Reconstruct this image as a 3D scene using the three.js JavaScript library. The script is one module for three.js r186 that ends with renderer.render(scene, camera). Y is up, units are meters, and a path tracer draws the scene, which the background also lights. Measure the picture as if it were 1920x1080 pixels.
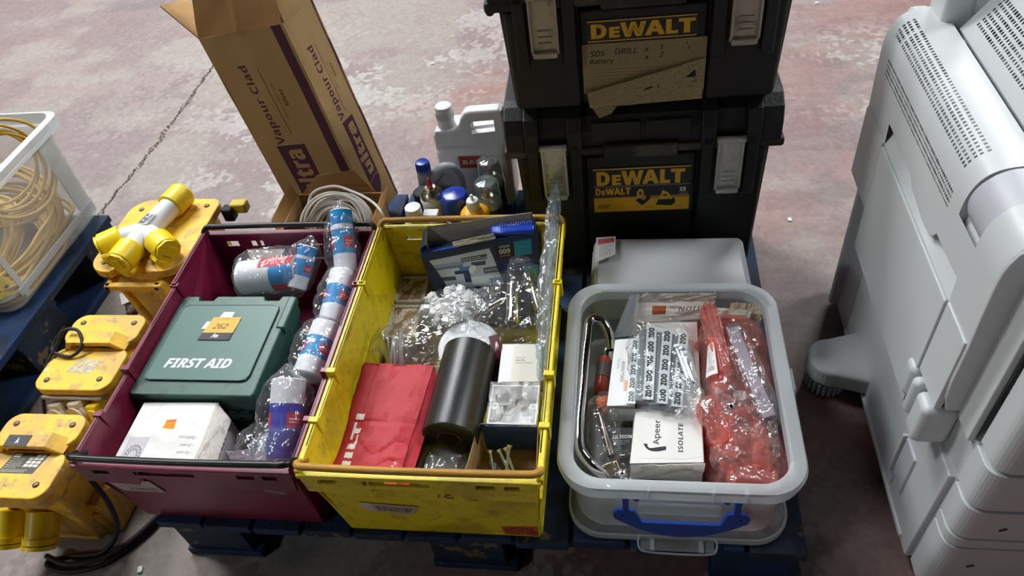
import * as THREE from 'three';
import { RoundedBoxGeometry } from 'three/addons/geometries/RoundedBoxGeometry.js';
import { mergeGeometries, mergeVertices, toCreasedNormals } from 'three/addons/utils/BufferGeometryUtils.js';
import { Brush, Evaluator, SUBTRACTION } from 'three-bvh-csg';
import { ImprovedNoise } from 'three/addons/math/ImprovedNoise.js';
import { RectAreaLightUniformsLib } from 'three/addons/lights/RectAreaLightUniformsLib.js';

// ---------- camera, lamps, exposure ----------
const scene = new THREE.Scene();
const camera = new THREE.PerspectiveCamera(42.26, 1920 / 1080, 0.05, 60);
camera.position.set(0.3068, 1.39, 0.5947);
camera.rotation.set(-0.78, 0.224, -0.164, 'YXZ');
const renderer = new THREE.WebGLRenderer({ antialias: true });
renderer.toneMapping = THREE.LinearToneMapping;
renderer.toneMappingExposure = 1.0;
renderer.shadowMap.enabled = true;
scene.background = new THREE.Color(0x000000);
RectAreaLightUniformsLib.init();
const LAMP = { power: 22, w: 1.5, h: 1.0, y: 4.7, spots: [[-4.0, -1.5], [3.9, -2.0], [-3.0, -4.6], [2.8, -4.9], [-1.7, -3.3], [-6.6, 5.4]] };

// ---------- helpers ----------
let seed = 7;
function rnd(a = 0, b = 1) { seed = (seed + 0x6d2b79f5) | 0; let t = Math.imul(seed ^ (seed >>> 15), 1 | seed); t = (t + Math.imul(t ^ (t >>> 7), 61 | t)) ^ t; return a + (b - a) * (((t ^ (t >>> 14)) >>> 0) / 4294967296); }
const V = (x, y, z) => new THREE.Vector3(x, y, z);
const PI = Math.PI;
const noise = new ImprovedNoise();
const N3 = (x, y, z) => noise.noise(x, y, z);
const fbm = (x, y, z, o = 4) => { let s = 0, a = 0.5; for (let i = 0; i < o; i++) { s += a * N3(x, y, z); x *= 2.03; y *= 2.03; z *= 2.03; a *= 0.5; } return s; };
const names = {};
function numbered(n) { if (!(n in names)) { names[n] = 0; return n; } names[n]++; return n + '_' + String(names[n]).padStart(3, '0'); }
function tag(o, label, category, group) { o.userData.label = label; o.userData.category = category; if (group) o.userData.group = group; return o; }
function thing(name, label, category, pos = [0, 0, 0], rot = [0, 0, 0], group) {
  const o = new THREE.Group(); o.name = numbered(name); o.position.set(...pos); o.rotation.set(rot[0], rot[1], rot[2], 'YXZ');
  scene.add(o); return tag(o, label, category, group);
}
function mesh(name, geo, m, parent) {
  const o = new THREE.Mesh(geo, m); o.name = name; o.castShadow = o.receiveShadow = true; (parent || scene).add(o); return o;
}
const P = (name, geo, m, parent, label) => { const o = mesh(name, geo, m, parent); if (label) o.userData.label = label; return o; };
// geometry given in world coordinates, parent unrotated
function W(name, geo, m, parent, label) {
  let p = parent; const s = V(0, 0, 0); while (p && p !== scene) { s.add(p.position); p = p.parent; }
  geo.translate(-s.x, -s.y, -s.z); return P(name, geo, m, parent, label);
}
function single(name, geo, m, label, category, group) { // a thing of one mesh, geometry in world coordinates
  geo.computeBoundingBox(); const b = geo.boundingBox, c = V((b.min.x + b.max.x) / 2, b.min.y, (b.min.z + b.max.z) / 2);
  geo.translate(-c.x, -c.y, -c.z); const o = mesh(numbered(name), geo, m); o.position.copy(c); return tag(o, label, category, group);
}
function struct(name, geo, m) { const o = mesh(name, geo, m); o.userData.kind = 'structure'; return o; }
function stuff(name, geo, m, parent) { const o = mesh(name, geo, m, parent); o.userData.kind = 'stuff'; return o; }
function at(g, x = 0, y = 0, z = 0, rx = 0, ry = 0, rz = 0) {
  const m = new THREE.Matrix4().makeRotationFromEuler(new THREE.Euler(rx, ry, rz, 'YXZ')); m.setPosition(x, y, z); return g.applyMatrix4(m);
}
function merge(list) {
  const a = list.map((g) => { const q = g.index ? g.toNonIndexed() : g; for (const k of Object.keys(q.attributes)) if (!['position', 'normal', 'uv'].includes(k)) q.deleteAttribute(k); q.morphAttributes = {}; if (!q.attributes.uv) q.setAttribute('uv', new THREE.BufferAttribute(new Float32Array(q.attributes.position.count * 2), 2)); return q; });
  return mergeGeometries(a);
}
const rbox = (w, h, d, r = 0.003, s = 2) => new RoundedBoxGeometry(w, h, d, s, Math.min(r, w / 2.05, h / 2.05, d / 2.05));
const bx = (x0, x1, y0, y1, z0, z1, r = 0.002, s = 2) => at(rbox(x1 - x0, y1 - y0, z1 - z0, r, s), (x0 + x1) / 2, (y0 + y1) / 2, (z0 + z1) / 2);
const cyl = (r0, r1, h, n = 28) => new THREE.CylinderGeometry(r0, r1, h, n);
const lathe = (pts, n = 36) => new THREE.LatheGeometry(pts.map((p) => new THREE.Vector2(Math.max(p[0], 0.00005), p[1])), n);
function tube(pts, r, seg = 40, closed = false, rs = 8) { return new THREE.TubeGeometry(new THREE.CatmullRomCurve3(pts.map((p) => (p.isVector3 ? p : V(...p))), closed), seg, r, rs, closed); }
function bar(a, b, r, n = 12) { const A = V(...a), B = V(...b), g = cyl(r, r, A.distanceTo(B), n); const q = new THREE.Quaternion().setFromUnitVectors(V(0, 1, 0), B.clone().sub(A).normalize()); g.applyQuaternion(q); const c = A.add(B).multiplyScalar(0.5); return g.translate(c.x, c.y, c.z); }
function along(g, a, b) { // geometry built along +y from 0, laid from a towards b
  const A = V(...a), B = V(...b); g.applyQuaternion(new THREE.Quaternion().setFromUnitVectors(V(0, 1, 0), B.sub(A).normalize())); return g.translate(A.x, A.y, A.z); }
function shp(pts) { const s = new THREE.Shape(); pts.forEach((p, i) => (i ? s.lineTo(p[0], p[1]) : s.moveTo(p[0], p[1]))); s.closePath(); return s; }
function rrect(x0, y0, x1, y1, r) { const s = new THREE.Shape(); s.moveTo(x0 + r, y0); s.lineTo(x1 - r, y0); s.absarc(x1 - r, y0 + r, r, -PI / 2, 0); s.lineTo(x1, y1 - r); s.absarc(x1 - r, y1 - r, r, 0, PI / 2); s.lineTo(x0 + r, y1); s.absarc(x0 + r, y1 - r, r, PI / 2, PI); s.lineTo(x0, y0 + r); s.absarc(x0 + r, y0 + r, r, PI, 1.5 * PI); return s; }
function hole(s, x0, y0, x1, y1) { const h = new THREE.Path(); h.moveTo(x0, y0); h.lineTo(x0, y1); h.lineTo(x1, y1); h.lineTo(x1, y0); h.closePath(); s.holes.push(h); return s; }
function ext(s, d, bev = 0, seg = 1) { return new THREE.ExtrudeGeometry(s, { depth: d, bevelEnabled: bev > 0, bevelSize: bev, bevelThickness: bev, bevelOffset: -bev, bevelSegments: seg, curveSegments: 8 }); }
function flip(g) { const q = g.toNonIndexed ? (g.index ? g.toNonIndexed() : g) : g; return q; }
// a curved sheet with thickness between four corners (p00 front-left, p10 front-right, p11 back-right, p01 back-left), fn(u,v) gives an offset along its normal
function sheet(p00, p10, p11, p01, fn = null, th = 0.001, nu = 12, nv = 12) {
  const A = V(...p00), B = V(...p10), C = V(...p11), D = V(...p01);
  const n = B.clone().sub(A).cross(D.clone().sub(A)).normalize();
  const pos = [], uv = [], idx = [];
  for (const s of [0, 1]) for (let j = 0; j <= nv; j++) for (let i = 0; i <= nu; i++) {
    const u = i / nu, v = j / nv, p = A.clone().lerp(B, u).lerp(D.clone().lerp(C, u), v), k = (fn ? fn(u, v) : 0) - s * th;
    pos.push(p.x + n.x * k, p.y + n.y * k, p.z + n.z * k); uv.push(u, v);
  }
  const M = (nu + 1) * (nv + 1), q = (a, b, c, d) => idx.push(a, b, c, a, c, d);
  for (let j = 0; j < nv; j++) for (let i = 0; i < nu; i++) { const a = j * (nu + 1) + i; q(a, a + 1, a + nu + 2, a + nu + 1); q(M + a, M + a + nu + 1, M + a + nu + 2, M + a + 1); }
  const edge = (a, b) => q(a, M + a, M + b, b);
  for (let i = 0; i < nu; i++) { edge(i, i + 1); edge(nv * (nu + 1) + i + 1, nv * (nu + 1) + i); }
  for (let j = 0; j < nv; j++) { edge((j + 1) * (nu + 1), j * (nu + 1)); edge(j * (nu + 1) + nu, (j + 1) * (nu + 1) + nu); }
  const g = new THREE.BufferGeometry(); g.setAttribute('position', new THREE.Float32BufferAttribute(pos, 3)); g.setAttribute('uv', new THREE.Float32BufferAttribute(uv, 2)); g.setIndex(idx);
  return toCreasedNormals(g, 0.7);
}
// crumpled film around a superellipsoid
function bag(w, h, d, sd, amp = 0.012, fr = 14, det = 26, pw = 0.62, tipfn = null) {
  let g = new THREE.IcosahedronGeometry(1, det); g.deleteAttribute('normal'); g.deleteAttribute('uv'); g = mergeVertices(g, 1e-5);
  const p = g.attributes.position, f = (c) => Math.sign(c) * Math.pow(Math.abs(c), pw);
  for (let i = 0; i < p.count; i++) {
    const v = V(p.getX(i), p.getY(i), p.getZ(i)), q = V(f(v.x) * w / 2, f(v.y) * h / 2, f(v.z) * d / 2);
    const a = q.x * fr + sd * 3.1, b = q.y * fr + sd, c = q.z * fr - sd * 1.7;
    const wx = N3(b * 0.7, c * 0.7, a * 0.7) * 0.9;
    const r = (1 - 2.4 * Math.abs(N3(a + wx, b - wx, c))) * 0.6 + (1 - 2.4 * Math.abs(N3(a * 2.6 + 5, b * 2.6 - wx, c * 2.6))) * 0.3 + N3(a * 0.4, b * 0.4, c * 0.4) * 1.2 + (0.5 - Math.abs(N3(a * 5.5, b * 5.5 + 2, c * 5.5))) * 0.22;
    const k = amp * (r - 0.3); q.addScaledVector(v, k); if (tipfn) tipfn(q, v); p.setXYZ(i, q.x, q.y, q.z);
  }
  g.computeVertexNormals(); return metric(g, 3, sd, 0);
}
// shallow crumple on any geometry
function dent(g, amp, fr, sd = 0, ridge = true) {
  const q = mergeVertices(g, 1e-5), p = q.attributes.position; q.deleteAttribute('normal'); const t = mergeVertices(q, 1e-5), tp = t.attributes.position;
  t.computeVertexNormals(); const nn = t.attributes.normal;
  for (let i = 0; i < tp.count; i++) { const x = tp.getX(i) * fr + sd, y = tp.getY(i) * fr - sd, z = tp.getZ(i) * fr + 2 * sd; const k = amp * (ridge ? (1 - 2.2 * Math.abs(N3(x, y, z))) * 0.7 + N3(x * 2.3, y * 2.3, z * 2.3) * 0.5 : fbm(x, y, z, 3) * 1.6); tp.setXYZ(i, tp.getX(i) + nn.getX(i) * k, tp.getY(i) + nn.getY(i) * k, tp.getZ(i) + nn.getZ(i) * k); }
  return toCreasedNormals(t, 0.6);
}
// tub wall or lid: loft of rounded rectangles; rings = [halfWidth, halfDepth, y, radius]
function loft(rings, capFirst = false, capLast = false, n = 8) {
  const pos = [], uv = [], idx = []; let cnt = 0;
  for (const [hw, hd, y, r] of rings) {
    const ring = []; let cq = 0;
    for (const [sx, sz] of [[1, 1], [-1, 1], [-1, -1], [1, -1]]) { for (let i = 0; i <= n; i++) { const a = cq * PI / 2 + i / n * PI / 2; ring.push([sx * (hw - r) + Math.cos(a) * r, sz * (hd - r) + Math.sin(a) * r]); } cq++; }
    // straight runs get extra points
    const full = []; for (let i = 0; i < ring.length; i++) { const a = ring[i], b = ring[(i + 1) % ring.length]; full.push(a); if ((i + 1) % (n + 1) === 0) for (let k = 1; k < 6; k++) full.push([a[0] + (b[0] - a[0]) * k / 6, a[1] + (b[1] - a[1]) * k / 6]); }
    cnt = full.length; full.forEach((p, i) => { pos.push(p[0], y, p[1]); uv.push(i / cnt * 4, y * 5); });
  }
  for (let j = 0; j + 1 < rings.length; j++) for (let i = 0; i < cnt; i++) { const a = j * cnt + i, b = j * cnt + (i + 1) % cnt; idx.push(a, a + cnt, b, b, a + cnt, b + cnt); }
  const cap = (j, up) => { const c = pos.length / 3; pos.push(0, rings[j][2], 0); uv.push(0.5, 0.5); for (let i = 0; i < cnt; i++) { const a = j * cnt + i, b = j * cnt + (i + 1) % cnt; up ? idx.push(c, b, a) : idx.push(c, a, b); } };
  if (capFirst) cap(0, false); if (capLast) cap(rings.length - 1, true);
  const g = new THREE.BufferGeometry(); g.setAttribute('position', new THREE.Float32BufferAttribute(pos, 3)); g.setAttribute('uv', new THREE.Float32BufferAttribute(uv, 2)); g.setIndex(idx);
  return toCreasedNormals(g, 0.6);
}
// box-projected uv in metres for wear textures
function metric(g, s = 1, ox = 0, oy = 0) {
  const q = g.index ? g.toNonIndexed() : g; if (!q.attributes.normal) q.computeVertexNormals(); const p = q.attributes.position, n = q.attributes.normal, uv = new Float32Array(p.count * 2);
  for (let i = 0; i < p.count; i += 3) {
    let nx = 0, ny = 0, nz = 0; for (let k = 0; k < 3; k++) { nx += Math.abs(n.getX(i + k)); ny += Math.abs(n.getY(i + k)); nz += Math.abs(n.getZ(i + k)); }
    for (let k = 0; k < 3; k++) { const x = p.getX(i + k), y = p.getY(i + k), z = p.getZ(i + k); const [a, b] = ny >= nx && ny >= nz ? [x, z] : nx >= nz ? [z, y] : [x, y]; uv[2 * (i + k)] = a * s + ox; uv[2 * (i + k) + 1] = b * s + oy; }
  }
  q.setAttribute('uv', new THREE.BufferAttribute(uv, 2)); return q;
}

// ---------- textures ----------
function lattice(n, sd) { let s = sd; const a = new Float32Array(n * n); for (let i = 0; i < n * n; i++) { s = (Math.imul(s, 1664525) + 1013904223) | 0; a[i] = ((s >>> 8) & 0xffff) / 65535; } return a; }
const lat = [lattice(1024, 3), lattice(1024, 77), lattice(1024, 901)];
function vn(x, y, per, k = 0) { const L = lat[k]; let xi = Math.floor(x), yi = Math.floor(y), fx = x - xi, fy = y - yi; fx = fx * fx * (3 - 2 * fx); fy = fy * fy * (3 - 2 * fy); const w = (v) => ((v % per) + per) % per; const x0 = w(xi), x1 = w(xi + 1), y0 = w(yi) * 1024, y1 = w(yi + 1) * 1024; const a = L[y0 + x0], b = L[y0 + x1], c = L[y1 + x0], d = L[y1 + x1]; return a + (b - a) * fx + (c - a + (a - b - c + d) * fx) * fy; }
function vf(u, v, per, oct, k = 0) { let s = 0, a = 0.5, t = 0; for (let i = 0; i < oct && per <= 1024; i++) { s += a * vn(u * per, v * per, per, k); t += a; per *= 2; a *= 0.55; } return s / t; }
const sstep = (a, b, x) => { const t = Math.min(1, Math.max(0, (x - a) / (b - a))); return t * t * (3 - 2 * t); };
const mix3 = (a, b, t) => [a[0] + (b[0] - a[0]) * t, a[1] + (b[1] - a[1]) * t, a[2] + (b[2] - a[2]) * t];
const rgb = (h) => [(h >> 16 & 255) / 255, (h >> 8 & 255) / 255, (h & 255) / 255];
function dtex(n, fn, srgb = true) {
  const d = new Uint8Array(n * n * 4);
  for (let j = 0; j < n; j++) for (let i = 0; i < n; i++) { const c = fn(i / n, j / n), o = (j * n + i) * 4; d[o] = 255 * Math.min(1, Math.max(0, c[0])); d[o + 1] = 255 * Math.min(1, Math.max(0, c[1])); d[o + 2] = 255 * Math.min(1, Math.max(0, c[2])); d[o + 3] = 255; }
  const t = new THREE.DataTexture(d, n, n); t.wrapS = t.wrapT = THREE.RepeatWrapping; t.magFilter = THREE.LinearFilter; t.minFilter = THREE.LinearMipmapLinearFilter; t.generateMipmaps = true; if (srgb) t.colorSpace = THREE.SRGBColorSpace; t.needsUpdate = true; return t;
}
function ctex(w, h, draw) {
  const c = document.createElement('canvas'); c.width = w; c.height = h; const g = c.getContext('2d'); draw(g, w, h);
  const t = new THREE.CanvasTexture(c); t.colorSpace = THREE.SRGBColorSpace; t.magFilter = THREE.LinearFilter; t.anisotropy = 8; return t;
}
function speck(g, w, h, n, cols, r0 = 0.5, r1 = 1.6, al = 0.25) { for (let i = 0; i < n; i++) { g.globalAlpha = rnd(0.05, al); g.fillStyle = cols[Math.floor(rnd(0, cols.length))]; const r = rnd(r0, r1); g.fillRect(rnd(0, w), rnd(0, h), r * rnd(1, 4), r); } g.globalAlpha = 1; }
function text(g, s, x, y, px, o = {}) { g.save(); g.translate(x, y); if (o.rot) g.rotate(o.rot); g.scale(o.sx || 1, o.sy || 1); if (o.skew) g.transform(1, 0, o.skew, 1, 0, 0); g.fillStyle = o.col || '#222'; g.font = (o.bold === false ? '' : 'bold ') + px + 'px ' + (o.face || 'sans-serif'); g.textAlign = o.align || 'left'; g.textBaseline = 'middle'; if (o.stroke) { g.strokeStyle = o.stroke; g.lineWidth = o.lw || 2; g.lineJoin = 'round'; g.strokeText(s, 0, 0); } g.fillText(s, 0, 0); g.restore(); }
function lines(g, x, y, w, n, dy, h, col) { g.fillStyle = col; for (let i = 0; i < n; i++) { let c = x; while (c < x + w * rnd(0.6, 1)) { const k = rnd(2, 8) * h / 2; g.fillRect(c, y + i * dy, k, h); c += k + h * 0.7; } } }
function barcode(g, x, y, w, h, col = '#222') { g.fillStyle = col; let c = x; while (c < x + w) { const k = rnd(1, 4) * w / 110; g.fillRect(c, y, k, h); c += k + rnd(1, 4) * w / 110; } }

const T = {};
// worn mark: near-white multiplier with scuffs and specks
T.wear = dtex(512, (u, v) => { const a = vf(u, v, 6, 5), b = vf(u, v, 24, 4, 1), c = vf(u, v, 64, 3, 2); let k = 1 - 0.16 * sstep(0.5, 0.75, a) - 0.12 * sstep(0.6, 0.8, b) - 0.06 * c; if (c > 0.78) k -= 0.1; return [k, k * 0.985, k * 0.96]; });
// grey dusty scuffs for dark plastic
T.dust = dtex(512, (u, v) => { const a = vf(u, v, 5, 6), b = vf(u, v, 40, 3, 1), s = vf(u * 1, v, 16, 5, 2); const k = 0.45 + 0.5 * sstep(0.42, 0.72, a) * (0.5 + b) + 0.35 * sstep(0.66, 0.8, s); return [k, k * 0.98, k * 0.95]; });
// grime on yellow steel
T.grime = dtex(1024, (u, v) => {
  const a = vf(u, v, 5, 6), b = vf(u, v, 18, 5, 1), c = vf(u, v, 64, 3, 2); let col = [0.94, 0.74, 0.18];
  col = mix3(col, [0.80, 0.63, 0.33], 0.75 * sstep(0.47, 0.66, a)); col = mix3(col, [0.66, 0.55, 0.38], 0.6 * sstep(0.58, 0.74, b)); col = mix3(col, [0.45, 0.37, 0.26], 0.75 * sstep(0.71, 0.78, b * 0.6 + c * 0.4)); col = mix3(col, [0.85, 0.8, 0.7], 0.8 * sstep(0.76, 0.8, vf(u, v, 14, 5, 2))); return col;
});
T.blue = dtex(512, (u, v) => { // painted, scraped timber (grain along v)
  const g = vf(u * 1, v * 0.125, 64, 3, 1), a = vf(u, v, 6, 6), b = vf(u, v, 32, 4, 2); let c = mix3([0.045, 0.19, 0.37], [0.08, 0.155, 0.235], sstep(0.35, 0.65, a)); c = mix3(c, [0.14, 0.2, 0.27], 0.6 * sstep(0.55, 0.75, g)); c = mix3(c, [0.42, 0.36, 0.27], sstep(0.66, 0.71, a * 0.5 + b * 0.5)); c = mix3(c, [0.03, 0.06, 0.12], 0.5 * sstep(0.6, 0.75, vf(u, v, 12, 5, 1))); return c; });
T.card = dtex(512, (u, v) => { const f = vf(u, v * 0.3, 128, 2, 1), a = vf(u, v, 4, 5); const k = 0.95 + 0.08 * (f - 0.5) + 0.12 * (a - 0.5); return [0.68 * k, 0.53 * k, 0.33 * k]; });
T.crinkle = dtex(512, (u, v) => { const w = 0.06 * vf(u, v, 6, 3), r = 1 - Math.abs(2 * vf(u + w, v - w, 12, 3) - 1) * 2.2, q = 1 - Math.abs(2 * vf(u - w, v + w, 28, 3, 1) - 1) * 2.2; const k = 0.6 * Math.max(0, r) + 0.4 * Math.max(0, q); return [k, k, k]; }, false);
T.grit = dtex(512, (u, v) => { const k = vf(u, v, 128, 2); return [k, k, k]; }, false);
T.cardbump = dtex(256, (u, v) => { const k = vf(u, v, 16, 4) * 0.7 + 0.3 * vf(u, v, 64, 2, 1); return [k, k, k]; }, false);

// ---------- materials ----------
const std = (c, r = 0.6, o = {}) => new THREE.MeshStandardMaterial({ color: c, roughness: r, side: THREE.DoubleSide, ...o });
const phy = (c, r = 0.4, o = {}) => new THREE.MeshPhysicalMaterial({ color: c, roughness: r, side: THREE.DoubleSide, ...o });
const film = (c = 0xffffff, r = 0.09, tr = 1, o = {}) => phy(c, r, { transmission: tr, thickness: 0, ior: 1.5, ...o });
const M = {
  film: film(0xf6f7f8, 0.1, 0.96, { ior: 1.6 }), milkfilm: film(0xeef1f4, 0.22, 0.86), hazefilm: film(0xe6eaee, 0.3, 0.75),
  redfilm: film(0xf5b0a8, 0.15, 0.8, { ior: 1.6 }), tub: film(0xe6ebec, 0.26, 0.76), tallub: film(0xe9edee, 0.2, 0.79), tubrim: film(0xe4eaed, 0.42, 0.62), lidclear: film(0xe0e4e2, 0.2, 0.8),
  white: phy(0xe4e5e6, 0.35), whitem: std(0xdedfe0, 0.7), paper: std(0xe8e8e6, 0.85), dirtywhite: std(0xd6d2c8, 0.7, { map: T.wear }),
  yellow: std(0xffffff, 0.5, { map: T.grime, bumpMap: T.grit, bumpScale: 0.0004 }), plugyellow: phy(0xf2d21c, 0.4), steel: std(0xb9bcbe, 0.3, { metalness: 1 }), zinc: std(0xc2cfd4, 0.32, { metalness: 1 }),
  chrome: std(0xd8d9da, 0.06, { metalness: 1 }), dullsteel: std(0xb4aea2, 0.42, { metalness: 0.55, map: T.wear }), dark: std(0x141414, 0.7), black: phy(0x141516, 0.42), void: std(0x050505, 0.95),
  case: std(0x121418, 0.55, { map: T.dust, bumpMap: T.grit, bumpScale: 0.0005 }), caserim: std(0x4a463f, 0.6, { map: T.dust }),
  blue: std(0xffffff, 0.75, { map: T.blue, bumpMap: T.grit, bumpScale: 0.0012 }), card: std(0xffffff, 0.85, { map: T.card, bumpMap: T.cardbump, bumpScale: 0.0004 }), cardin: std(0xd8c8aa, 0.9, { map: T.card }),
  maroon: phy(0x7e1b40, 0.36, { map: T.wear }), maroonbar: phy(0x1a1b1e, 0.35, { map: T.dust }), crateyellow: phy(0xe6d414, 0.42, { map: T.wear }), ochre: std(0xb98a2e, 0.55, { map: T.wear }),
  green: phy(0x2f5a50, 0.42, { map: T.wear }), blueplastic: phy(0x1c3b9a, 0.28), bluehandle: phy(0x2348a0, 0.34), cordyellow: std(0xc7a045, 0.6), cordblack: std(0x1c1b1a, 0.6),
  printer: phy(0xc6cacb, 0.42), printergrey: phy(0xb5b7be, 0.45), printerdark: std(0x2a2526, 0.7),
};
for (const k of ['film', 'milkfilm', 'redfilm']) { M[k].bumpMap = T.crinkle; M[k].bumpScale = 0.0009; }
const pr = (tex, r = 0.7, o = {}) => std(0xffffff, r, { map: tex, ...o });

// ---------- the hall: floor, walls, ceiling, lamps ----------
const FX = -3.2, FZ = -4.4, FS = 5.4;
T.floor = dtex(2048, (u, v) => {
  const x = FX + FS * u, z = FZ + FS * v, a = vf(u, v, 8, 8), b = vf(u, v, 20, 7, 1), d = vf(u, v, 300, 2, 1), g = vf(u, v, 700, 1, 2), e = vf(u * 1, v, 24, 7, 2);
  const st = vf(u + v * 0.35, v * 4, 16, 7, 1), red = sstep(-0.5, 1.0, x + (a - 0.5) * 2.2) + 0.8 * sstep(-0.5, 0.1, z + (b - 0.5) * 0.8) * sstep(-0.2, -0.9, x), worn = sstep(-2.0, -0.6, x + (b - 0.5));
  let k = mix3([0.605, 0.565, 0.54], [0.545, 0.485, 0.485], sstep(0.42, 0.62, b)); k = mix3(k, [0.60, 0.445, 0.415], 0.75 * Math.min(1, red) * sstep(0.3, 0.55, a)); k = mix3(k, [0.52, 0.40, 0.40], (0.15 + 0.35 * Math.min(1, red)) * sstep(0.5, 0.64, st)); k = mix3(k, [0.66, 0.40, 0.345], 0.7 * Math.min(1, red) * sstep(0.58, 0.68, a * 0.7 + st * 0.3));
  const m = e * 0.5 + d * 0.2 + st * 0.3, R = 0.03 * sstep(0.2, 0.9, x), fl = sstep(0.515 - R, 0.57 - R, m) * worn * sstep(0.36, 0.56, vf(u, v, 5, 3, 2)); k = mix3(k, [0.70, 0.69, 0.675], 0.8 * fl);
  k = mix3(k, [0.45, 0.43, 0.43], 0.45 * sstep(0.6, 0.7, vf(u, v, 10, 6, 2) * 0.7 + st * 0.3)); const q = (0.9 + 0.12 * d + 0.1 * g) * 0.87; return [k[0] * q, k[1] * q, k[2] * q];
});
M.floor = std(0xffffff, 0.6, { map: T.floor, bumpMap: T.floor, bumpScale: 0.0016 });
{
  const g = new THREE.PlaneGeometry(20, 26, 40, 52).rotateX(-PI / 2).translate(0, 0, -5); const p = g.attributes.position, uv = g.attributes.uv;
  for (let i = 0; i < p.count; i++) uv.setXY(i, (p.getX(i) - FX) / FS, (p.getZ(i) - FZ) / FS);
  struct('floor', g, M.floor);
  const s = at(rbox(20.4, 0.2, 26.4, 0.01), 0, -0.112, -5); struct('floor_slab', s, std(0x55504d, 0.9));
}
{ // dirt filled joint that runs across the floor: loose grit in a shallow crack
  const pts = [[-1.425, -3.6], [-1.415, -2.3], [-1.4, -1.85], [-1.397, -1.55], [-1.4, -1.35], [-1.41, -1.17], [-1.415, -1.0]];
  const list = []; const m = [];
  for (let i = 0; i + 1 < pts.length; i++) { const L = Math.hypot(pts[i + 1][0] - pts[i][0], pts[i + 1][1] - pts[i][1]), n = Math.ceil(L / 0.004); for (let k = 0; k < n; k++) { const t = k / n, x = pts[i][0] + (pts[i + 1][0] - pts[i][0]) * t, z = pts[i][1] + (pts[i + 1][1] - pts[i][1]) * t, wd = (0.005 + 0.011 * Math.max(0, N3(z * 9, 1.5, 0) + 0.45)) * (z > -1.9 ? 0.8 : 0.4); for (let q = 0; q < 3; q++) { const r = rnd(0.0012, 0.0045); m.push(at(new THREE.TetrahedronGeometry(r, 0), x + rnd(-wd, wd) + 0.012 * N3(z * 14, 0, 4), r * 0.2, z + rnd(-0.004, 0.004), rnd(0, 6), rnd(0, 6), 0)); } } }
  list.push(merge(m)); const o = stuff('joint_grit', merge(list), std(0x6b5f52, 0.95)); tag(o, 'dark grit filling the cracked floor joint behind the yellow transformers', 'grit');
}
{ // loose chips lying on the floor
  const C = [['small white chip on the floor by the black cable loop', -0.688, 0.03], ['tiny pale chip on the floor in front of the blue pallet corner', -0.63, 0.07], ['pale chip on the red floor between the toolboxes and the copier', 0.735, -1.03], ['buff chip on the floor at the top, right of the toolboxes', 1.02, -2.31], ['small pale chip on the floor behind the white jerrycan', -0.45, -2.0]];
  for (const [l, x, z] of C) { const g = dent(rbox(0.013, 0.004, 0.009, 0.0015, 3), 0.001, 200, x).rotateY(rnd(0, 3)).translate(x, 0.0025, z); single('floor_chip', g, M.paper, l, 'chip', 'loose chips on the floor'); }
}
M.wall = std(0x55575a, 0.9); M.ceil = std(0x4d4f52, 0.9);
struct('wall_left', bx(-10.2, -10, 0, 6.2, -18, 8, 0.01), M.wall); struct('wall_right', bx(10, 10.2, 0, 6.2, -18, 8, 0.01), M.wall);
struct('wall_back', bx(-10.2, 10.2, 0, 6.2, -18.2, -18, 0.01), M.wall); struct('wall_front', bx(-10.2, 10.2, 0, 6.2, 8, 8.2, 0.01), std(0x1d1d1e, 0.9));
struct('ceiling', bx(-10.2, 10.2, 6, 6.2, -18.2, 8.2, 0.01), M.ceil);
M.lampglow = std(0xffffff, 0.5, { emissive: new THREE.Color(0.97, 0.99, 1), emissiveIntensity: LAMP.power });
for (const [x, z] of LAMP.spots) {
  const t = thing('ceiling_lamp', 'rectangular white warehouse lamp hung below the ceiling', 'lamp', [x, LAMP.y, z], [0, 0, 0], 'warehouse ceiling lamps');
  P('housing', rbox(LAMP.w + 0.06, 0.07, LAMP.h + 0.06, 0.01).translate(0, 0.05, 0), M.whitem, t); P('diffuser', rbox(LAMP.w, 0.02, LAMP.h, 0.004), M.lampglow, t);
  for (const s of [-1, 1]) P('hanger', cyl(0.004, 0.004, 0.74, 8).translate(s * LAMP.w * 0.4, 0.455, 0), M.steel, t);
  const l = new THREE.RectAreaLight(new THREE.Color(0.97, 0.99, 1), LAMP.power, LAMP.w, LAMP.h); l.position.set(0, -0.015, 0); l.rotation.x = -PI / 2; l.castShadow = true; t.add(l);
}

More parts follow.
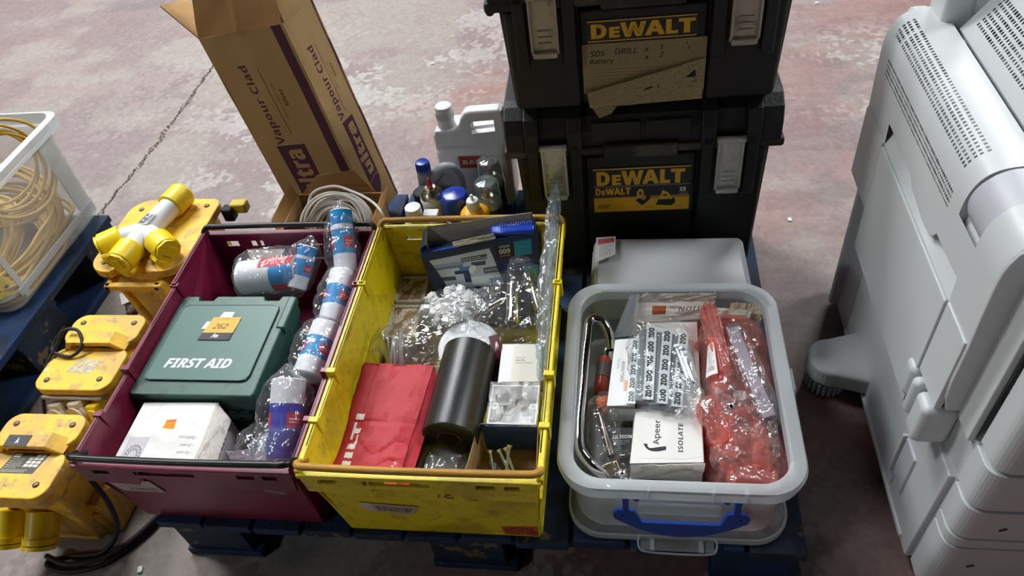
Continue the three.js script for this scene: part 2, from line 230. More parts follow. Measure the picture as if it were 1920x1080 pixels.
// ---------- pallets ----------
function timber(x0, x1, y0, y1, z0, z1, alongZ = true) {
  const g = bx(x0, x1, y0, y1, z0, z1, 0.0025, 1); let q = metric(g, 1.3, rnd(0, 5), rnd(0, 5));
  if (!alongZ) { const uv = q.attributes.uv; for (let i = 0; i < uv.count; i++) uv.setXY(i, uv.getY(i), uv.getX(i)); } return q;
}
function pallet(label, x0, x1, z0, z1, n, blocksZ) {
  const t = thing('pallet', label, 'pallet', [(x0 + x1) / 2, 0, (z0 + z1) / 2]); const w = (x1 - x0) / n;
  for (let i = 0; i < n; i++) { const j = () => rnd(-0.002, 0.002); W('deck_board', timber(x0 + i * w + 0.003 + j(), x0 + (i + 1) * w - 0.005 + j(), 0.128, 0.15 - rnd(0, 0.0015), z0 + j() * 2, z1 + j() * 2), M.blue, t); }
  for (const [a, b] of blocksZ) W('bearer', timber(x0 + 0.01, x1 - 0.01, 0.108, 0.128, a, b, false), M.blue, t);
  const xs = [[x0 + 0.012, x0 + 0.15], [(x0 + x1) / 2 - 0.07, (x0 + x1) / 2 + 0.07], [x1 - 0.15, x1 - 0.012]];
  for (const [a, b] of blocksZ) for (const [c, d] of xs) W('block', timber(c, d, 0.02, 0.108, a + 0.004, b - 0.004), M.blue, t);
  for (const [c, d] of xs) W('bottom_board', timber(c - 0.005, d + 0.02, 0.0, 0.02, z0 + 0.01, z1 - 0.01), M.blue, t);
  return t;
}
pallet('blue timber pallet carrying the crates, clear box and black toolboxes', -0.6, 0.6, -1.0, 0.0, 12, [[-0.99, -0.87], [-0.57, -0.43], [-0.13, -0.012]]);
pallet('blue timber pallet at left under the clear tub of yellow cable', -2.19, -1.19, -0.94, 0.26, 9, [[-0.93, -0.79], [-0.62, -0.45], [0.1, 0.25]]);

// ---------- copier at right ----------
{
  const t = thing('photocopier', 'large pale grey office copier standing on the floor at right', 'copier', [1.15, 0, -0.4]);
  // side unit: swept profile with real vent holes
  const prof = [[0.772, 0.40], [0.763, 0.43], [0.76, 0.47], [0.76, 0.545]], top = [];
  { const c = [[0.76, 0.545], [0.758, 0.60], [0.757, 0.65], [0.757, 0.68], [0.760, 0.70], [0.766, 0.716], [0.776, 0.729], [0.789, 0.7365], [0.805, 0.7405], [0.825, 0.742], [0.838, 0.741]];
    const cv = new THREE.CatmullRomCurve3(c.map((p) => V(p[0], p[1], 0))), n = 160; for (let i = 0; i <= n; i++) { const p = cv.getPointAt(i / n); top.push([p.x, p.y]); } }
  const zA = -0.722, zB = -0.122, nz = 300; const L = []; let acc = 0; top.forEach((p, i) => { if (i) acc += Math.hypot(p[0] - top[i - 1][0], p[1] - top[i - 1][1]); L.push(acc); });
  const total = acc, pos = [], idx = [];
  const rowIn = (s, s0, pitch, rows, fill) => { const k = (s - s0) / pitch; return k >= 0 && k < rows && (k % 1) < fill; };
  const holeAt = (s, z) => {
    if (z > -0.335 + 0.012 || z < -0.695) { } const zz = (z + 0.70) / 0.0085;
    if (z < -0.695 || z > -0.305) return false;
    if ((zz % 1) > 0.56 || Math.abs(z + 0.652) < 0.004) return false;
    return rowIn(s, total * 0.60 + 0.012, 0.0088, 5, 0.55);
  };
  const holeSide = (s, z) => { if (z < -0.69 || z > -0.30) return false; const zz = (z + 0.70) / 0.0062; return (zz % 1) < 0.6 && rowIn(s, 0.098, 0.0085, 4, 0.5); };
  const wave = [[-0.596, 0.590], [-0.47, 0.590], [-0.45, 0.586], [-0.43, 0.573], [-0.36, 0.565], [-0.33, 0.566], [-0.315, 0.576], [-0.303, 0.589], [-0.207, 0.591]];
  const wv = (z) => { for (let i = 0; i + 1 < wave.length; i++) if (z <= wave[i + 1][0]) { const t = (z - wave[i][0]) / (wave[i + 1][0] - wave[i][0]); return wave[i][1] + (wave[i + 1][1] - wave[i][1]) * sstep(0, 1, t); } return 0; };
  const inGrip = (j, z) => z > -0.596 && z < -0.207 && top[j][1] < wv(z);
  const inRoll = (s, z) => z > -0.262 && z < -0.192 && s > 0.118;
  const NZ = 560; for (let j = 0; j < top.length; j++) for (let i = 0; i <= NZ; i++) { const z = zA + (zB - zA) * i / NZ; const endr = 0; pos.push(top[j][0] + endr * endr * 0.012, top[j][1] - endr * endr * 0.012, z); }
  for (let j = 0; j + 1 < top.length; j++) for (let i = 0; i < NZ; i++) { const s = (L[j] + L[j + 1]) / 2, z = zA + (zB - zA) * (i + 0.5) / NZ; if (holeAt(s, z) || holeSide(s, z) || inRoll(s, z) || inGrip(j, z)) continue; const a = j * (NZ + 1) + i, b = a + NZ + 1; idx.push(a, a + 1, b + 1, a, b + 1, b); }
  const g = new THREE.BufferGeometry(); g.setAttribute('position', new THREE.Float32BufferAttribute(pos, 3)); g.setIndex(idx); g.computeVertexNormals();
  W('side_unit', g, M.printer, t);
  // end cheek: dark in shade, profile with rounded rim
  const cheek = shp([[0.80, 0.40], [0.772, 0.40], [0.763, 0.43], [0.76, 0.47], ...top.filter((_, i) => i % 10 === 0), [0.838, 0.40]]);
  W('end_cheek', ext(cheek, 0.012, 0.003, 2).translate(0, 0, zB - 0.010), M.printer, t);
  W('end_cheek', ext(cheek, 0.012, 0.003, 2).translate(0.010, -0.008, zA + 0.004), M.printer, t);
  // grey hinge roller with its flanking shoulders
  W('hinge_roller', at(cyl(0.052, 0.052, 0.066, 40).rotateX(PI / 2), 0.813, 0.688, -0.227), M.printergrey, t);
  for (const z of [-0.266, -0.193]) W('roller_recess', ext(shp([...top.filter((p, i) => i % 6 === 0 && p[1] > 0.6), [0.845, 0.741], [0.845, 0.60]]), 0.004).translate(0.0006, -0.0006, z), M.printer, t); W('roller_recess', bx(0.79, 0.838, 0.60, 0.63, -0.262, -0.191, 0.001), M.printer, t); W('roller_recess', at(rbox(0.004, 0.06, 0.07, 0.001), 0.770, 0.655, -0.227, 0, 0, -0.25), M.printer, t);
  // tray door below the wavy grip
  W('tray_door', ext(rrect(-0.595, 0.303, -0.207, 0.545, 0.004), 0.012, 0.002, 2).rotateY(-PI / 2).translate(0.012, 0, 0).translate(0.757, 0, 0), M.printer, t);
  { const nn = 60, ps = [], id = []; for (let i = 0; i <= nn; i++) { const z = -0.597 + 0.391 * i / nn, y1 = wv(Math.min(-0.207, Math.max(-0.595, z))) + 0.004; for (let k = 0; k <= 4; k++) { const t = k / 4; ps.push(0.760 + 0.020 * t, 0.546 + (y1 - 0.546) * t, z); } }
    for (let i = 0; i < nn; i++) for (let k = 0; k < 4; k++) { const a = i * 5 + k; id.push(a, a + 5, a + 6, a, a + 6, a + 1); } const q = new THREE.BufferGeometry(); q.setAttribute('position', new THREE.Float32BufferAttribute(ps, 3)); q.setIndex(id); q.computeVertexNormals(); W('grip_ledge', q, M.printer, t); }
  W('skin_panel', bx(0.757, 0.768, 0.395, 0.548, -0.722, -0.600, 0.001), M.printer, t); W('skin_panel', bx(0.757, 0.768, 0.395, 0.548, -0.2035, -0.124, 0.002), M.printer, t);
  // cabinet
  W('cabinet', bx(0.80, 1.45, 0.03, 0.396, -0.70, -0.062, 0.003, 2), M.printer, t); W('cabinet', bx(0.862, 1.45, 0.394, 0.70, -0.70, -0.062, 0.003, 2), M.printer, t); W('rear_panel', bx(0.775, 0.90, 0.394, 0.725, -0.716, -0.708, 0.002, 2), M.printer, t);
  W('side_panel', bx(0.79, 0.804, 0.025, 0.298, -0.60, -0.20, 0.003), M.printer, t); W('side_panel', bx(0.79, 0.804, 0.025, 0.298, -0.196, -0.068, 0.003), M.printer, t); W('side_panel', bx(0.79, 0.804, 0.025, 0.33, -0.695, -0.604, 0.003), M.printer, t);
  W('skirt_rail', bx(0.786, 0.80, 0.03, 0.042, -0.60, -0.10, 0.003), M.printer, t);
  W('rear_frame', bx(0.772, 0.81, 0.03, 0.39, -0.705, -0.70 + 0.012, 0.004, 3), M.printer, t);
  W('rear_corner', at(rbox(0.05, 0.25, 0.07, 0.018, 4), 0.818, 0.175, -0.735), M.printer, t);
  W('rear_foot_panel', bx(0.80, 0.90, 0.03, 0.2, -0.755, -0.705, 0.01, 3), M.printer, t);
  // latch block under the side unit
  W('latch_block', bx(0.745, 0.80, 0.305, 0.392, -0.165, -0.12, 0.012, 4), M.printer, t); W('latch_block', bx(0.745, 0.80, 0.312, 0.394, -0.192, -0.170, 0.010, 4), M.printer, t);
  W('latch_block', bx(0.748, 0.80, 0.32, 0.392, -0.235, -0.200, 0.012, 4), M.printer, t);
  const rec = W('finger_recess', bx(0.786, 0.80, 0.09, 0.20, -0.205, -0.155, 0.004), M.printergrey, t); W('recess_lip', bx(0.781, 0.792, 0.085, 0.20, -0.212, -0.206, 0.002), M.printer, rec);
  // fronts: rounded left edges, each drawer its own part
  const fr = (n, y0, y1, x0 = 0.797) => { const q = new THREE.Shape(); q.moveTo(1.45, 0.06); q.lineTo(x0, 0.06); q.lineTo(x0, 0.034); q.quadraticCurveTo(x0, 0.006, x0 + 0.03, 0.006); q.lineTo(1.45, 0.006); q.closePath(); return W(n, ext(q, y1 - y0 - 0.003, 0.0015, 2).rotateX(-PI / 2).translate(0, y0 + 0.0015, 0), M.printer, t); };
  fr('drawer_front', 0.03, 0.185); fr('drawer_front', 0.19, 0.215); fr('drawer_front', 0.22, 0.30); fr('drawer_front', 0.308, 0.40);
  { const fd = fr('front_door', 0.408, 0.735, 0.80), A = new Brush(fd.geometry), B = new Brush(cyl(0.045, 0.052, 0.06, 32).rotateX(PI / 2).translate(0.842 - 1.15, 0.60, 0.006 + 0.4)); A.updateMatrixWorld(); B.updateMatrixWorld(); const ev = new Evaluator(); ev.useGroups = false; ev.attributes = ['position', 'normal', 'uv']; fd.geometry = ev.evaluate(A, B, SUBTRACTION).geometry; }
  W('front_strip', bx(0.79, 0.80, 0.39, 0.74, -0.118, -0.072, 0.002), M.printer, t);
  W('drawer_grip', bx(1.0, 1.25, 0.085, 0.105, -0.01, -0.002, 0.004), M.printergrey, t);
  for (const [x, y] of [[0.91, 0.35], [0.86, 0.255], [0.85, 0.13]]) W('scuff', at(rbox(0.012, 0.004, 0.001, 0.0004), x, y, -0.0045, 0, 0, 0.6), M.printerdark, t);
  W('base_plinth', bx(0.83, 1.44, 0.0, 0.04, -0.68, -0.09, 0.003), M.printergrey, t);
  // upper body
  { // sloped left side with vent holes
    const p0 = [0.846, 0.738], p1 = [0.93, 0.86]; const pos2 = [], id2 = [], nu = 120, nv2 = 440, z0 = -0.645, z1 = -0.06;
    for (let j = 0; j <= nu; j++) for (let i = 0; i <= nv2; i++) { const k = j / nu; pos2.push(p0[0] + (p1[0] - p0[0]) * k, p0[1] + (p1[1] - p0[1]) * k, z0 + (z1 - z0) * i / nv2); }
    for (let j = 0; j < nu; j++) for (let i = 0; i < nv2; i++) { const s = (j + 0.5) / nu * 0.148, z = z0 + (z1 - z0) * (i + 0.5) / nv2; if (z > -0.62 && z < -0.12 && ((z + 2) / 0.0078 % 1) < 0.55 && rowIn(s, 0.022, 0.0095, 6, 0.55)) continue; const a = j * (nv2 + 1) + i, b = a + nv2 + 1; id2.push(a, a + 1, b + 1, a, b + 1, b); }
    const g2 = new THREE.BufferGeometry(); g2.setAttribute('position', new THREE.Float32BufferAttribute(pos2, 3)); g2.setIndex(id2); g2.computeVertexNormals(); W('upper_vent_panel', g2, M.printer, t);
  }
  W('upper_body', ext(shp([[0.862, 0.735], [0.931, 0.858], [0.94, 0.866], [1.45, 0.90], [1.45, 0.735]]), 0.05, 0.004, 2).translate(0, 0, -0.70), M.printer, t);
  W('upper_body', ext(shp([[0.97, 0.735], [0.97, 0.862], [1.45, 0.90], [1.45, 0.735]]), 0.60).translate(0, 0, -0.66), M.printer, t);
  W('inner_baffle', bx(0.770, 0.862, 0.688, 0.692, -0.705, -0.268, 0.001), M.printergrey, t);
  W('upper_cheek', ext(shp([[0.85, 0.738], [0.931, 0.858], [1.45, 0.895], [1.45, 0.738]]), 0.03).translate(0, 0, -0.075), M.printer, t); W('upper_cheek', ext(shp([[0.852, 0.738], [0.931, 0.856], [1.0, 0.862], [1.0, 0.738]]), 0.004).translate(0, 0, -0.645), M.printer, t); W('upper_floor', bx(0.85, 0.98, 0.728, 0.733, -0.66, -0.05, 0.001), M.printergrey, t);
  W('upper_top', ext(shp([[0.929, 0.858], [0.935, 0.868], [1.45, 0.905], [1.45, 0.89]]), 0.60).translate(0, 0, -0.66), M.printer, t);
  W('rear_pillar', bx(0.82, 0.87, 0.70, 0.87, -0.735, -0.66, 0.012, 4), M.printer, t);
  W('rear_pillar', bx(0.80, 0.84, 0.60, 0.72, -0.78, -0.725, 0.012, 4), M.printergrey, t);
  // stabiliser foot with ribbed wheel
  { const f = W('stabiliser_foot', at(rbox(0.01,0.01,0.01), 0.79, 0.06, -0.48), M.printer, t);
    const s2 = new THREE.Shape(); s2.moveTo(0.0, -0.05); s2.lineTo(0.085, -0.075); s2.lineTo(0.085, 0.075); s2.lineTo(0.0, 0.052); s2.absarc(0.0, 0.001, 0.051, PI / 2, -PI / 2); const q = ext(s2, 0.032, 0.008, 3).rotateX(PI / 2); f.geometry = q.translate(0.73 - 1.15 - 0.0, 0.088, -0.475 + 0.4);
    const wl = []; wl.push(cyl(0.036, 0.036, 0.03, 32)); for (let i = 0; i < 24; i++) { const a = i / 24 * 2 * PI; wl.push(at(rbox(0.012, 0.03, 0.006, 0.002, 1), Math.cos(a) * 0.038, 0, Math.sin(a) * 0.038, 0, -a, 0)); }
    W('adjuster_wheel', merge(wl).translate(0.727, 0.022, -0.475), M.printer, f); W('foot_pad', cyl(0.03, 0.034, 0.008, 24).translate(0.727, 0.004, -0.475), M.printerdark, f); }
}

// ---------- black toolboxes ----------
function logoTex(kind) {
  return ctex(1024, kind ? 400 : 256, (g, w, h) => {
    g.fillStyle = '#18181a'; g.fillRect(0, 0, w, h); const Y = '#d9a514';
    const word = (y, hh, x0, x1, mix) => { const cw = [['D', 1.12, 1], ['E', 0.8, 0.74], ['W', 1.5, 1], ['A', 1.1, 1], ['L', 0.85, 1], ['T', 1.0, 1]]; const tot = cw.reduce((a, c) => a + c[1], 0); let x = x0; for (const [c, ww, sc] of cw) { const px = (x1 - x0) * ww / tot; g.save(); g.font = 'bold 200px sans-serif'; const m = g.measureText(c).width; g.translate(x + px * 0.02, y + hh); g.scale(px * 0.97 / m, hh * sc / 148); g.fillStyle = Y; g.strokeStyle = Y; g.lineWidth = 12; g.lineJoin = 'miter'; g.textBaseline = 'alphabetic'; g.fillText(c, 0, 0); g.strokeText(c, 0, 0); g.restore(); x += px; } };
    if (!kind) { g.fillStyle = Y; g.fillRect(10, 8, w - 20, 12); g.fillRect(10, h - 24, w - 20, 12); word(44, 156, 24, w - 24);
      g.strokeStyle = '#2a220a'; g.lineWidth = 3; for (const d of [0, 16]) { g.beginPath(); g.moveTo(70 + d, 60 + d); g.lineTo(120, 60 + d); g.quadraticCurveTo(170 - d, 120, 110, 190 - d); g.lineTo(70 + d, 190 - d); g.stroke(); g.beginPath(); g.moveTo(350 + d, 60); g.lineTo(390 + d, 180); g.lineTo(440, 80 + d); g.lineTo(480 + d, 180); g.lineTo(520 + d, 70); g.stroke(); }
      text(g, 'USED', 812, 120, 44, { rot: -PI / 2, align: 'center', col: '#1b1508' }); g.strokeStyle = '#0d0d0e'; g.lineWidth = 6; g.beginPath(); g.moveTo(395, 0); g.lineTo(392, 70); g.stroke(); }
    else { g.fillStyle = Y; g.fillRect(0, 6, w, 10); word(30, 120, 20, w - 60); g.fillStyle = '#7d7666'; g.fillRect(0, 162, w, 8); word(180, 60, 14, 400);
      text(g, 'XR', w - 110, 215, 58, { col: '#e6e2d8' }); g.fillStyle = '#8d8577'; g.fillRect(w - 115, 248, 100, 8); g.fillStyle = '#9a7a1c'; g.fillRect(0, 262, w, 40); g.fillStyle = Y; g.fillRect(0, 286, w, h - 286); g.fillRect(0, 272, 480, 20);
      const tool = (x) => { g.fillStyle = '#121212'; g.beginPath(); g.moveTo(x, 300); g.lineTo(x + 190, 180 + rnd(0, 30)); g.lineTo(x + 150, 300); g.lineTo(x + 70, 350); g.closePath(); g.fill(); g.fillStyle = Y; g.beginPath(); g.ellipse(x + 50, 240, 36, 44, 0.3, 0, 7); g.fill(); g.fillStyle = '#b9862a'; g.fillRect(x + 60, 255, 50, 40); g.fillStyle = '#121212'; g.beginPath(); g.ellipse(x + 52, 236, 14, 18, 0, 0, 7); g.fill(); };
      tool(450); g.fillStyle = '#121212'; g.beginPath(); g.moveTo(670, 350); g.lineTo(700, 290); g.lineTo(870, 290); g.lineTo(880, 330); g.lineTo(840, 360); g.closePath(); g.fill(); g.fillStyle = Y; g.beginPath(); g.moveTo(700, 300); g.lineTo(740, 215); g.lineTo(800, 240); g.lineTo(850, 300); g.closePath(); g.fill(); g.fillStyle = '#121212'; g.fillRect(745, 255, 40, 16);
      lines(g, 40, 335, 180, 2, 18, 10, '#4a3a10'); lines(g, 560, 365, 70, 1, 10, 6, '#5a4510'); lines(g, 880, 362, 80, 1, 10, 6, '#5a4510'); }
    speck(g, w, h, 900, ['#141416', '#5a5448', '#3a3630'], 1, 4, 0.35);
  });
}
const logoA = logoTex(0), logoB = logoTex(1);
function toolbox(label, pos, yaw, H, yLid, logo, lbl, latchDull) {
  // local: x centre, y from base, front face at +z
  const t = thing('toolbox', label, 'toolbox', pos, [0, yaw, 0]);
  const hb = yLid, d = 0.34, hd = d / 2; // body
  const taper = (g, y0, y1, k) => { const p = g.attributes.position; for (let i = 0; i < p.count; i++) { const s = 1 - k * (1 - (p.getY(i) - y0) / (y1 - y0)); p.setX(i, p.getX(i) * s); } g.computeVertexNormals(); return g; };
  P('body', metric(taper(bx(-0.262, 0.262, 0.006, hb, -hd, hd - 0.012, 0.012, 3), 0, hb, 0.045), 2, 0.2, 0.1), M.case, t);
  P('front_panel', metric(bx(-0.115, 0.115, 0.012, hb - 0.02, hd - 0.02, hd - 0.002, 0.006, 2), 2), M.case, t);
  for (const x of [-0.187, 0.187]) { P('front_pillar', metric(taper(bx(x - 0.066, x + 0.066, 0.008, hb - 0.01, hd - 0.03, hd + 0.006, 0.010, 3), 0, hb, 0.03), 2, x, 0), M.case, t); }
  for (const x of [-0.246, 0.246]) P('corner_post', metric(taper(bx(x - 0.014, x + 0.014, 0.008, hb, hd - 0.04, hd - 0.004, 0.008, 2), 0, hb, 0.045), 2, x, 0), M.case, t);
  P('rim', metric(bx(-0.283, 0.283, hb - 0.008, hb + 0.012, -hd - 0.01, hd + 0.012, 0.006, 2), 3), M.caserim, t);
  const lip = P('centre_lip', metric(bx(-0.075, 0.075, hb - 0.014, hb + 0.018, hd - 0.01, hd + 0.018, 0.006, 2), 3), M.caserim, t);
  for (const x of [-0.02, 0.02]) P('lock_hole', at(cyl(0.008, 0.008, 0.003, 16), x, hb + 0.0185, hd + 0.008, 0, 0, 0).scale(1.2, 1, 1), M.case, lip);
  const lidProf = shp([[-hd - 0.004, hb + 0.01], [hd + 0.004, hb + 0.01], [hd + 0.004, H - 0.05], [hd - 0.006, H - 0.02], [hd - 0.03, H - 0.004], [hd - 0.05, H], [-hd + 0.03, H], [-hd - 0.004, H - 0.04]]);
  const lidSec = (x0, x1, grow = 0) => { const g = ext(lidProf, x1 - x0, 0.004, 2).rotateY(-PI / 2).translate(x1, 0, 0); if (grow) { const p = g.attributes.position; for (let i = 0; i < p.count; i++) if (p.getZ(i) > 0) { p.setZ(i, p.getZ(i) + grow); if (p.getY(i) > H - 0.06) p.setY(i, p.getY(i) + grow * 0.35); } } g.computeVertexNormals(); return metric(g, 2, x0, 0); };
  const lid = P('lid', lidSec(-0.272, 0.272), M.case, t);
  for (const [a, b] of [[-0.232, -0.21], [-0.145, -0.122], [0.122, 0.145], [0.21, 0.232]]) { P('lid_rib', lidSec(a, b, 0.014), M.case, lid); P('pillar_rib', metric(bx(a - 0.001, b + 0.001, hb - 0.12, hb + 0.03, hd - 0.01, hd + 0.018, 0.005, 2), 2, a, 0.4), M.case, t); }
  P('lid_corner', lidSec(-0.272, -0.238, 0.006), M.case, lid); P('lid_corner', lidSec(0.238, 0.272, 0.006), M.case, lid);
  P('lid_pad', metric(bx(-0.10, 0.0, hb + 0.02, H - 0.03, hd, hd + 0.0065, 0.003, 2), 2), M.case, lid); P('lid_pad', metric(bx(0.01, 0.10, hb + 0.02, H - 0.03, hd, hd + 0.0065, 0.003, 2), 2, 0.3), M.case, lid);
  for (const x of [-0.178, 0.178]) {
    const m = latchDull ? M.dullsteel : M.latch; const w = 0.026, y1 = hb + 0.018, y0 = hb - (latchDull ? 0.092 : 0.108);
    const lt = P('latch', metric(bx(x - w, x + w, y0, y1, hd + 0.012, hd + 0.018, 0.004, 2), 4, x, 0), m, t, latchDull ? 'tarnished brown-grey metal latch' : 'bright zinc latch');
    P('latch_flange', bx(x - w, x - w + 0.005, y0 + 0.01, y1, hd + 0.012, hd + 0.025, 0.002), m, lt); P('latch_flange', bx(x + w - 0.005, x + w, y0 + 0.01, y1, hd + 0.012, hd + 0.025, 0.002), m, lt);
    P('latch_hinge', at(cyl(0.007, 0.007, 0.056, 16).rotateZ(PI / 2), x, y1 + 0.002, hd + 0.018), m, lt);
    P('latch_toe', bx(x - w + 0.003, x + w - 0.003, y0 - 0.004, y0 + 0.01, hd + 0.012, hd + 0.026, 0.004), m, lt);
    for (let i = 0; i < 3; i++) P('latch_ridge', bx(x - 0.013, x + 0.013, y0 + 0.022 + i * 0.012, y0 + 0.026 + i * 0.012, hd + 0.017, hd + 0.0205, 0.0012), m, lt);
  }
  const [lx0, lx1, ly0, ly1] = lbl; P('logo_sticker', sheet([lx0, ly0, hd - 0.0005], [lx1, ly0, hd - 0.0005], [lx1, ly1, hd - 0.0005], [lx0, ly1, hd - 0.0005], null, 0.0005, 1, 1), pr(logo, 0.5), t);
  P('side_handle', tube([[-0.275, hb - 0.04, -0.06], [-0.292, hb - 0.06, -0.06], [-0.292, hb - 0.06, 0.06], [-0.275, hb - 0.04, 0.06]], 0.008, 20), M.case, t);
  P('side_handle', tube([[0.275, hb - 0.04, -0.06], [0.292, hb - 0.06, -0.06], [0.292, hb - 0.06, 0.06], [0.275, hb - 0.04, 0.06]], 0.008, 20), M.case, t);
  return t;
}
M.latch = std(0xccd1d0, 0.36, { metalness: 0.5, map: T.wear });
toolbox('black toolbox with two-part yellow logo label and bright latches, at the bottom of the stack', [0.322, 0.15, -0.872], 0.03, 0.432, 0.335, logoB, [-0.10, 0.105, 0.166, 0.285], false);
const tb2 = toolbox('black toolbox with a torn brown handwritten card on its front, on top of the stack', [0.325, 0.582, -0.872], 0.03, 0.31, 0.222, logoA, [-0.102, 0.098, 0.138, 0.182], true);
{ // torn card stuck to the upper toolbox
  const tx = ctex(1024, 512, (g, w, h) => { g.fillStyle = '#93825f'; g.fillRect(0, 0, w, h); speck(g, w, h, 6000, ['#5d4f38', '#b5a582', '#6b5c42', '#4a3e2c'], 1, 5, 0.4);
    const hd = (s, x, y, px) => text(g, s, x, y, px, { bold: false, col: '#2a241c', skew: -0.15, stroke: '#2a241c', lw: 2 }); hd('SDS', 70, 100, 70); hd('DRILL', 270, 88, 74); hd('x', 520, 84, 64); hd('1', 640, 70, 70); hd('1', 850, 50, 40); hd('2', 870, 90, 36); hd('Battery', 60, 175, 62); hd('x', 525, 160, 60); hd('2', 640, 145, 66);
    g.fillStyle = '#8a8068'; lines(g, 60, 260, 800, 4, 34, 7, 'rgba(70,62,48,0.45)'); });
  const A = (x, y, k = 0) => [x, y, 0.1705 + k];
  const a = P('handwritten_card', sheet(A(-0.112, 0.035), A(0.116, 0.03), A(0.116, 0.137), A(-0.112, 0.137), (u, v) => 0.0015 * N3(u * 5, v * 4, 3), 0.001, 16, 10), pr(tx, 0.9), tb2, 'brown card with handwriting');
  const fl = sheet(A(-0.102, 0.006, 0.004), A(0.113, 0.012, 0.003), A(0.115, 0.098, 0.005), A(-0.106, 0.04, 0.006), (u, v) => 0.004 * N3(u * 4, v * 3, 8) + 0.002, 0.001, 20, 8);
  const tx2 = ctex(512, 256, (g, w, h) => { g.fillStyle = '#9c8a64'; g.fillRect(0, 0, w, h); speck(g, w, h, 3500, ['#5d4f38', '#b9a986', '#6b5c42', '#3a3022'], 1, 5, 0.4); g.fillStyle = '#1b1712'; g.beginPath(); g.moveTo(430, 90); g.lineTo(470, 50); g.lineTo(476, 100); g.closePath(); g.fill(); g.beginPath(); g.ellipse(270, 120, 22, 8, -0.2, 0, 7); g.fill(); text(g, 'I', 306, 118, 40, { bold: false, col: '#2a221a' }); text(g, '8', 464, 134, 36, { bold: false, col: '#3a3226' }); });
  P('torn_flap', fl, pr(tx2, 0.9), a); P('torn_corner', sheet(A(-0.084, -0.012, 0.016), A(-0.06, -0.004, 0.014), A(-0.045, 0.012, 0.004), A(-0.102, 0.012, 0.004), null, 0.001, 3, 3), pr(tx2, 0.9), a);
}

